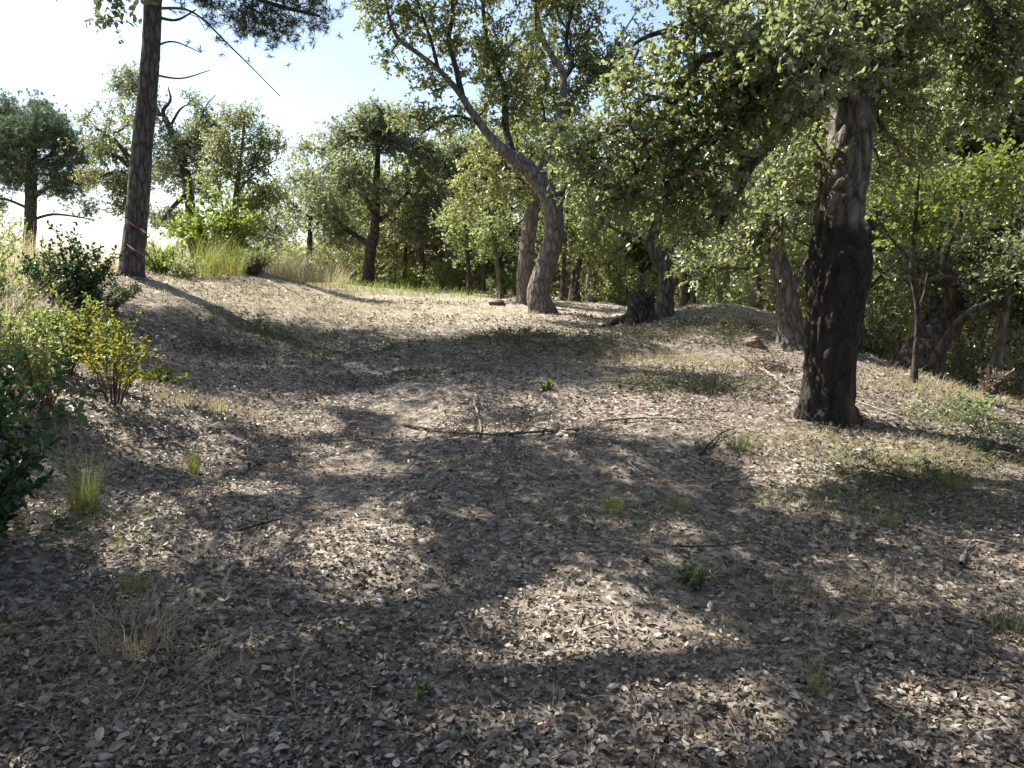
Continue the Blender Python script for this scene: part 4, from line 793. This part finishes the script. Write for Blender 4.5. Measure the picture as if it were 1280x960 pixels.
def stick(pts, r, label, mat=B_wood, seed=0, lift=.012, side=True):
    r_ = np.random.default_rng(seed + 900); w_ = np.array([hit(u, v) for u, v in pts]); w_[:, 2] += r + lift * r_.uniform(.2, 1.4, len(w_))
    b = w_[0].copy(); b[2] -= r
    p = spline(w_, .04); p[1:-1] += r_.normal(size=p[1:-1].shape) * r * .25
    V, f = tube_arrays(p - b, r * np.linspace(1, .45, len(p)) * (1 + .15 * r_.normal(size=len(p))), 8, .15, seed)
    bb = Bag(); bb.put(V, f)
    if side:
        for _ in range(2):
            q = p[int(len(p) * r_.uniform(.3, .8))]; d = unit(np.array([r_.normal(), r_.normal(), .25 * abs(r_.normal())])); V, f = tube_arrays(q - b + d * np.linspace(0, r * 14, 4)[:, None], r * np.linspace(.5, .15, 4), 5); bb.put(V, f)
    add('fallen_branch', bb.mesh('fallen_branch', [mat]), loc=tuple(b), label=label, cat='branch')
for j, a in enumerate([([(505, 533), (545, 541), (585, 546), (622, 547)], .014, 'long dark stick lying across the middle of path', B_twig),
    ([(592, 503), (597, 520), (601, 540), (597, 553)], .012, 'bent pale stick standing out of the stick line', B_wood),
    ([(625, 546), (670, 545), (725, 541)], .013, 'dark stick continuing the line across path', B_twig), ([(748, 529), (800, 526), (850, 527), (910, 529)], .012, 'long straight pale stick left of the oak mound', B_wood),
    ([(876, 572), (890, 556), (902, 545), (918, 540)], .011, 'short thick dark stick beside the weed clump', B_dark), ([(948, 462), (968, 476), (990, 492), (1004, 497)], .022, 'grey broken limb lying against the oak foot', B_wood),
    ([(1068, 855), (1078, 882), (1092, 902), (1112, 915)], .010, 'curved bare stick in the near right litter', B_wood), ([(1201, 712), (1208, 690), (1218, 681), (1232, 684)], .012, 'hooked pale root on the right slope', B_wood),
    ([(296, 668), (325, 661), (352, 656)], .008, 'short dark stick on the left of path', B_dark), ([(160, 557), (200, 551), (240, 548)], .008, 'dark stick behind the slender bright tuft', B_dark),
    ([(565, 755), (580, 790), (600, 820), (606, 850)], .004, 'long thin curved twig on the path', B_wood), ([(472, 872), (488, 852), (502, 838)], .007, 'dark brittle stick near the bottom of the path', B_dark),
    ([(715, 806), (722, 786), (729, 768)], .007, 'short pale stick below the small brown stone', B_wood), ([(720, 792), (730, 800), (738, 808)], .012, 'thick bright wood chip in sunny litter', B_wood),
    ([(700, 542), (760, 552), (805, 560)], .009, 'thin stick lying out of the tangle', B_wood), ([(770, 545), (778, 570), (795, 590)], .006, 'crooked pale twig under the tangle', B_wood), ([(1060, 500), (1100, 515), (1140, 530)], .012, 'grey stick on the slope right of oak', B_wood),
    ([(250, 630), (290, 624), (330, 626)], .008, 'thin pale twig on the left sunny patch', B_wood), ([(400, 790), (450, 770), (500, 765)], .005, 'thin straight dry stem on the path', B_wood), ([(840, 690), (890, 688), (935, 684)], .006, 'dark stick below the two sunlit tufts', B_dark)]):
    stick(*a, seed=j)

def brush(u, v, wid, dep, hgt, n, label, seed, mat=M_brush, leaf=.03):
    global rng
    rng = np.random.default_rng(seed + 500); c = hit(u, v); b = np.array([c[0], c[1], c[2]])
    e = add('brush_heap', None, loc=tuple(b), label=label, cat='brush')
    q = rng.normal(size=(n, 2)) * .45; x, y = b[0] + q[:, 0] * wid, b[1] + q[:, 1] * dep
    z = height(x, y) + hgt * np.exp(-(q ** 2).sum(1) * 1.5) * rng.uniform(.05, 1, n)
    P = np.stack([x, y, z], 1) - b; D = unit(rng.normal(size=(n, 3)) * np.array([1, 1, .28])); tw = Bag(); lf = Bag()
    for p, d in zip(P[::2], D[::2]):
        L = rng.uniform(.12, .4); V, f = tube_arrays(p + d * np.linspace(-L / 2, L / 2, 4)[:, None] + rng.normal(size=(4, 3)) * .012, np.linspace(.005, .002, 4), 4); tw.put(V, f)
    spray(lf, None, P, D, 3, 6, leaf, .13, 4, .45, .3, (.5, .25))
    add('twigs', tw.mesh('twigs', [B_twig]), e, kind='stuff'); add('foliage', lf.mesh('foliage', [mat]), e, kind='stuff')
brush(690, 440, 1.5, 1.0, 0.24, 247, 'wide heap of cut brush drying in front of the stump', 1)
brush(640, 425, .9, .7, .10, 110, 'flat heap of greenish cut brush below the bending oak', 2)
brush(330, 415, 1.3, .6, 0.15, 143, 'low cut brush on the shaded foot of the bank', 3)
brush(890, 425, 1.2, .5, 0.18, 143, 'cut brush lying along the shaded foot of the mound', 4)
brush(850, 485, .9, .3, 0.15, 117, 'small strip of brown brush between path and oak', 5)
brush(955, 462, .25, .25, .13, 50, 'rusty brown heap of dead twigs left of the oak foot', 6, M_dead)
brush(600, 535, .9, .25, .06, 60, 'dark tangle of twigs across the path', 7, M_dead, .02)
brush(1230, 540, .7, .5, .10, 90, 'dark leafy debris on the right slope', 8, M_oak)
brush(450, 445, 1.6, .8, .07, 120, 'thin scatter of grey brush in the shaded middle of clearing', 10)
brush(270, 440, .8, .6, .08, 80, 'dark weedy scatter in the shade under the pine bank', 11)
brush(540, 470, 1.3, .5, .05, 80, 'sparse grey twigs at the near edge of shaded strip', 12)
brush(925, 412, .5, .3, .14, 80, 'dark rough scrub along the broken edge of the earth mound', 13)
brush(865, 408, .4, .3, .13, 70, 'tangled weeds between crooked oak and earth mound', 14)
brush(1190, 520, .5, .3, .12, 80, 'leafy tangle below the spindly oak on the right slope', 15, M_oak)
brush(1270, 570, .5, .4, .12, 80, 'dark tangle of fallen leaves and twigs at the right slope edge', 16)
brush(1120, 600, .6, .25, .05, 60, 'thin brown weeds on the grassy mound below the oak', 17)
brush(790, 420, .8, .4, .12, 90, 'dark debris piled round the stump', 9)

# ------------------------------------------------------------------ grass patches and litter
def field(name, label, spots, mat, seed, tint=(.5, .25)):
    global rng
    rng = np.random.default_rng(seed); bg_ = Bag()
    for u, v, wx, wy, n, H, wd in spots:
        c = hit(u, v); q = rng.normal(size=(n, 2)) * .5; x, y = c[0] + q[:, 0] * wx, c[1] + q[:, 1] * wy
        P = np.stack([x, y, height(x, y) - .005], 1); h = H * rng.uniform(.4, 1.2, n); V, f = blades(P, rng.uniform(0, 6.28, n), h, h * rng.uniform(.3, 1.4, n), np.full(n, wd), 2)
        bg_.put(V, f, np.repeat(np.clip(rng.normal(tint[0], tint[1], n), 0, 1), 2))
    add(name, bg_.mesh(name, [mat]), label=label, cat='grass', kind='stuff')
field('dry_grass', 'short dry grass on the sunny bank and crest', [(300, 372, 3.0, 2.2, 5000, .07, .004), (420, 385, 3, 2, 3500, .06, .004), (540, 385, 3.5, 2.5, 3500, .05, .004), (820, 448, 1.3, .8, 3000, .07, .003), (900, 395, 1.2, 1, 1200, .06, .004), (230, 500, .9, .5, 900, .07, .0025), (1150, 575, .8, .5, 1600, .07, .0022), (1010, 545, .7, .4, 900, .06, .002), (1180, 490, .9, .8, 1400, .12, .003), (1020, 640, .5, .4, 600, .07, .002), (60, 560, .6, .8, 700, .10, .002)], M_drygrass, 201)
field('green_grass', 'short green grass on the mound and shaded strip', [(1130, 585, .8, .4, 1400, .07, .0022), (770, 650, .5, .4, 260, .10, .0015), (900, 700, 1.2, .9, 260, .08, .0015), (1050, 760, .9, .5, 200, .09, .0014), (150, 700, .6, .5, 160, .08, .0015), (245, 600, .3, .3, 120, .09, .0015), (110, 650, .4, .3, 260, .12, .0015), (170, 750, .3, .2, 160, .07, .0015), (600, 640, 2, 1.2, 160, .05, .0014), (1220, 640, .7, .5, 500, .08, .002), (450, 440, 2.5, 1.0, 700, .05, .004), (1060, 625, .6, .35, 800, .07, .002), (640, 428, 1.8, 1.0, 1600, .06, .004), (330, 408, 1.5, .7, 900, .06, .004), (870, 480, .9, .3, 800, .06, .003), (920, 560, .3, .15, 300, .06, .002), (480, 365, 3, 2, 1200, .25, .006), (790, 640, .7, .4, 260, .06, .0016)], M_grass, 202, (.75, .2))

def litter():
    global rng
    rng = np.random.default_rng(99)
    N = 265000
    r = 1.4 + 15.0 * rng.uniform(0, 1, N) ** 1.6; a = rng.uniform(-.80, .80, N); wide = rng.uniform(0, 1, N) < .17; a[wide] = np.sign(a[wide]) * rng.uniform(.8, 1.3, wide.sum()); r[wide] = 1.0 + 4.5 * rng.uniform(0, 1, wide.sum()) ** .8; x, y = r * np.sin(a), r * np.cos(a)
    dens = .58 + .75 * noise2(x, y, .9, 31, 4) + .3 * (np.abs(x) > 1.2) + np.where(y > 9, -.3, 0)
    k = rng.uniform(0, 1, N) < np.clip(dens, .10, 1); x, y, r = x[k], y[k], r[k]; n = len(x)
    z = height(x, y) + rng.uniform(.002, .022, n)
    d = unit(np.stack([rng.normal(size=n), rng.normal(size=n), rng.normal(size=n) * (.22 + .02 * r)], 1)); nn = unit(rng.normal(size=(n, 3)) * .5 + np.array([0, 0, 1]))
    L = (.014 + .034 * rng.beta(1.6, 2.2, n)) * (1 + np.clip(r - 5, 0, 8) * .05)
    small = rng.uniform(0, 1, n) < .3; L[small] *= .55
    V, f = leaf_arrays(np.stack([x, y, z], 1), d, nn, L, .5, T6, T6Q, curl=rng.normal(.2, 1.6, n))
    b = Bag(); b.put(V, f, np.repeat(np.clip(rng.beta(2.0, 2.2, n) + .2 * noise2(x, y, 1.6, 55, 3), 0, 1), 2))
    add('leaf_litter', b.mesh('leaf_litter', [M_litter]), ground, kind='stuff')
    # straws and twigs
    n = 11000; r = 1.4 + 10 * rng.uniform(0, 1, n) ** 1.5; a = rng.uniform(-.78, .78, n); x, y = r * np.sin(a), r * np.cos(a)
    c = hit(190, 830); x[:1200] = c[0] + rng.normal(0, .34, 1200); y[:1200] = c[1] + rng.normal(0, .3, 1200)
    c = hit(1080, 740); x[1500:2000] = c[0] + rng.normal(0, .35, 500); y[1500:2000] = c[1] + rng.normal(0, .3, 500)
    az = rng.uniform(0, 6.28, n); L = .025 + .2 * rng.beta(1, 3.2, n); L[:2000] *= 1.5; d = np.stack([np.cos(az), np.sin(az), rng.normal(0, .06, n)], 1)
    p0 = np.stack([x, y, height(x, y) + .014], 1); p2 = p0 + d * L[:, None]; p2[:, 2] = height(p2[:, 0], p2[:, 1]) + rng.uniform(.006, .03, n)
    pm = (p0 + p2) / 2 + rng.normal(size=(n, 3)) * L[:, None] * .06; sd = np.stack([-np.sin(az), np.cos(az), 0 * az], 1) * rng.uniform(.0004, .0015, n)[:, None]
    V = np.stack([p0 - sd, p0 + sd, pm - sd, pm + sd, p2 - sd * .4, p2 + sd * .4], 1).reshape(-1, 3); up = np.array([0, 0, .0016])
    i = np.arange(n)[:, None] * 6; f = np.concatenate([i + np.array([[0, 1, 3, 2]]), i + np.array([[2, 3, 5, 4]])])
    b = Bag(); t = rng.uniform(0, 1, n); b.put(V, f, np.concatenate([t, t])); add('straw_litter', b.mesh('straw_litter', [M_straw]), ground, kind='stuff')
    tb = Bag(); n = 1500; r = 1.6 + 8 * rng.uniform(0, 1, n) ** 1.3; a = rng.uniform(-.75, .75, n); x, y = r * np.sin(a), r * np.cos(a); z = height(x, y)
    for j in range(n):
        az_ = rng.uniform(0, 6.28); L_ = .03 + .22 * rng.beta(1, 3); d_ = np.array([math.cos(az_), math.sin(az_), rng.normal(0, .08)]); r0 = .0012 + .0035 * rng.beta(1, 3)
        V, f = tube_arrays(np.array([x[j], y[j], z[j] + .012]) + d_ * np.linspace(-.5, .5, 4)[:, None] * L_ + rng.normal(size=(4, 3)) * L_ * .04, np.array([1, .9, .7, .4]) * r0, 4); tb.put(V, f)
    add('twig_litter', tb.mesh('twig_litter', [B_twig]), ground, kind='stuff')
    # crumbs of soil and bark
    n = 60000; r = 1.4 + 8 * rng.uniform(0, 1, n) ** 1.5; a = rng.uniform(-.78, .78, n); x, y = r * np.sin(a), r * np.cos(a); s = (.0015 + .009 * rng.beta(1, 3, n))[:, None]
    P = np.stack([x, y, height(x, y) + .002], 1); tq = np.array([[1, 0, -.3], [-.5, .87, -.3], [-.5, -.87, -.3], [.1, 0, .8]])
    V = (P[:, None] + s[:, None] * (tq[None] + rng.normal(size=(n, 4, 3)) * .25)).reshape(-1, 3); i = np.arange(n)[:, None] * 4
    b = Bag(); b.put(V, np.concatenate([i + np.array([q]) for q in ([0, 1, 3], [1, 2, 3], [2, 0, 3])]), np.tile(rng.uniform(0, .6, n), 3)); add('soil_crumbs', b.mesh('soil_crumbs', [M_litter], False), ground, kind='stuff')
    # the fallen leaves one can tell apart
    mes = []
    T10 = np.array([[0, 0, 0], [.24, .12, .04], [.38, .36, .09], [.40, .6, .10], [.24, .86, .04], [0, 1, -.03], [-.24, .86, .04], [-.40, .6, .10], [-.38, .36, .09], [-.24, .12, .04], [0, .36, 0], [0, .6, .0]])
    q4 = np.array([[0, 1, 2, 10], [10, 2, 3, 11], [11, 3, 4, 5], [0, 10, 8, 9], [10, 11, 7, 8], [11, 5, 6, 7]])
    for v in range(12):
        T = T10.copy(); T[:, 2] *= rng.normal(.4, 2); T[:, 2] += rng.normal(0, .12) * np.sin(T[:, 1] * 3.1) + rng.normal(0, .015, 12); T[:, 0] *= rng.uniform(.75, 1.25)
        mes.append(mesh_np('fallen_leaf', T * np.array([.62, 1, 1]) * .05, [q4], np.full(6, .35 + .055 * v), True, [M_litter]))
    cnt = 0
    while cnt < 300:
        u, v = rng.uniform(5, 1275), 960 - 260 * rng.uniform(0, 1) ** 1.4
        p = hit(u, v); o = add('fallen_leaf', mes[cnt % 12], ground, (p[0], p[1], p[2] + .016)); s = rng.uniform(.6, 1.15); o.scale = (s, s, s)
        o.rotation_euler = (rng.normal(0, .22), rng.normal(0, .22), rng.uniform(0, 6.28)); cnt += 1
litter()
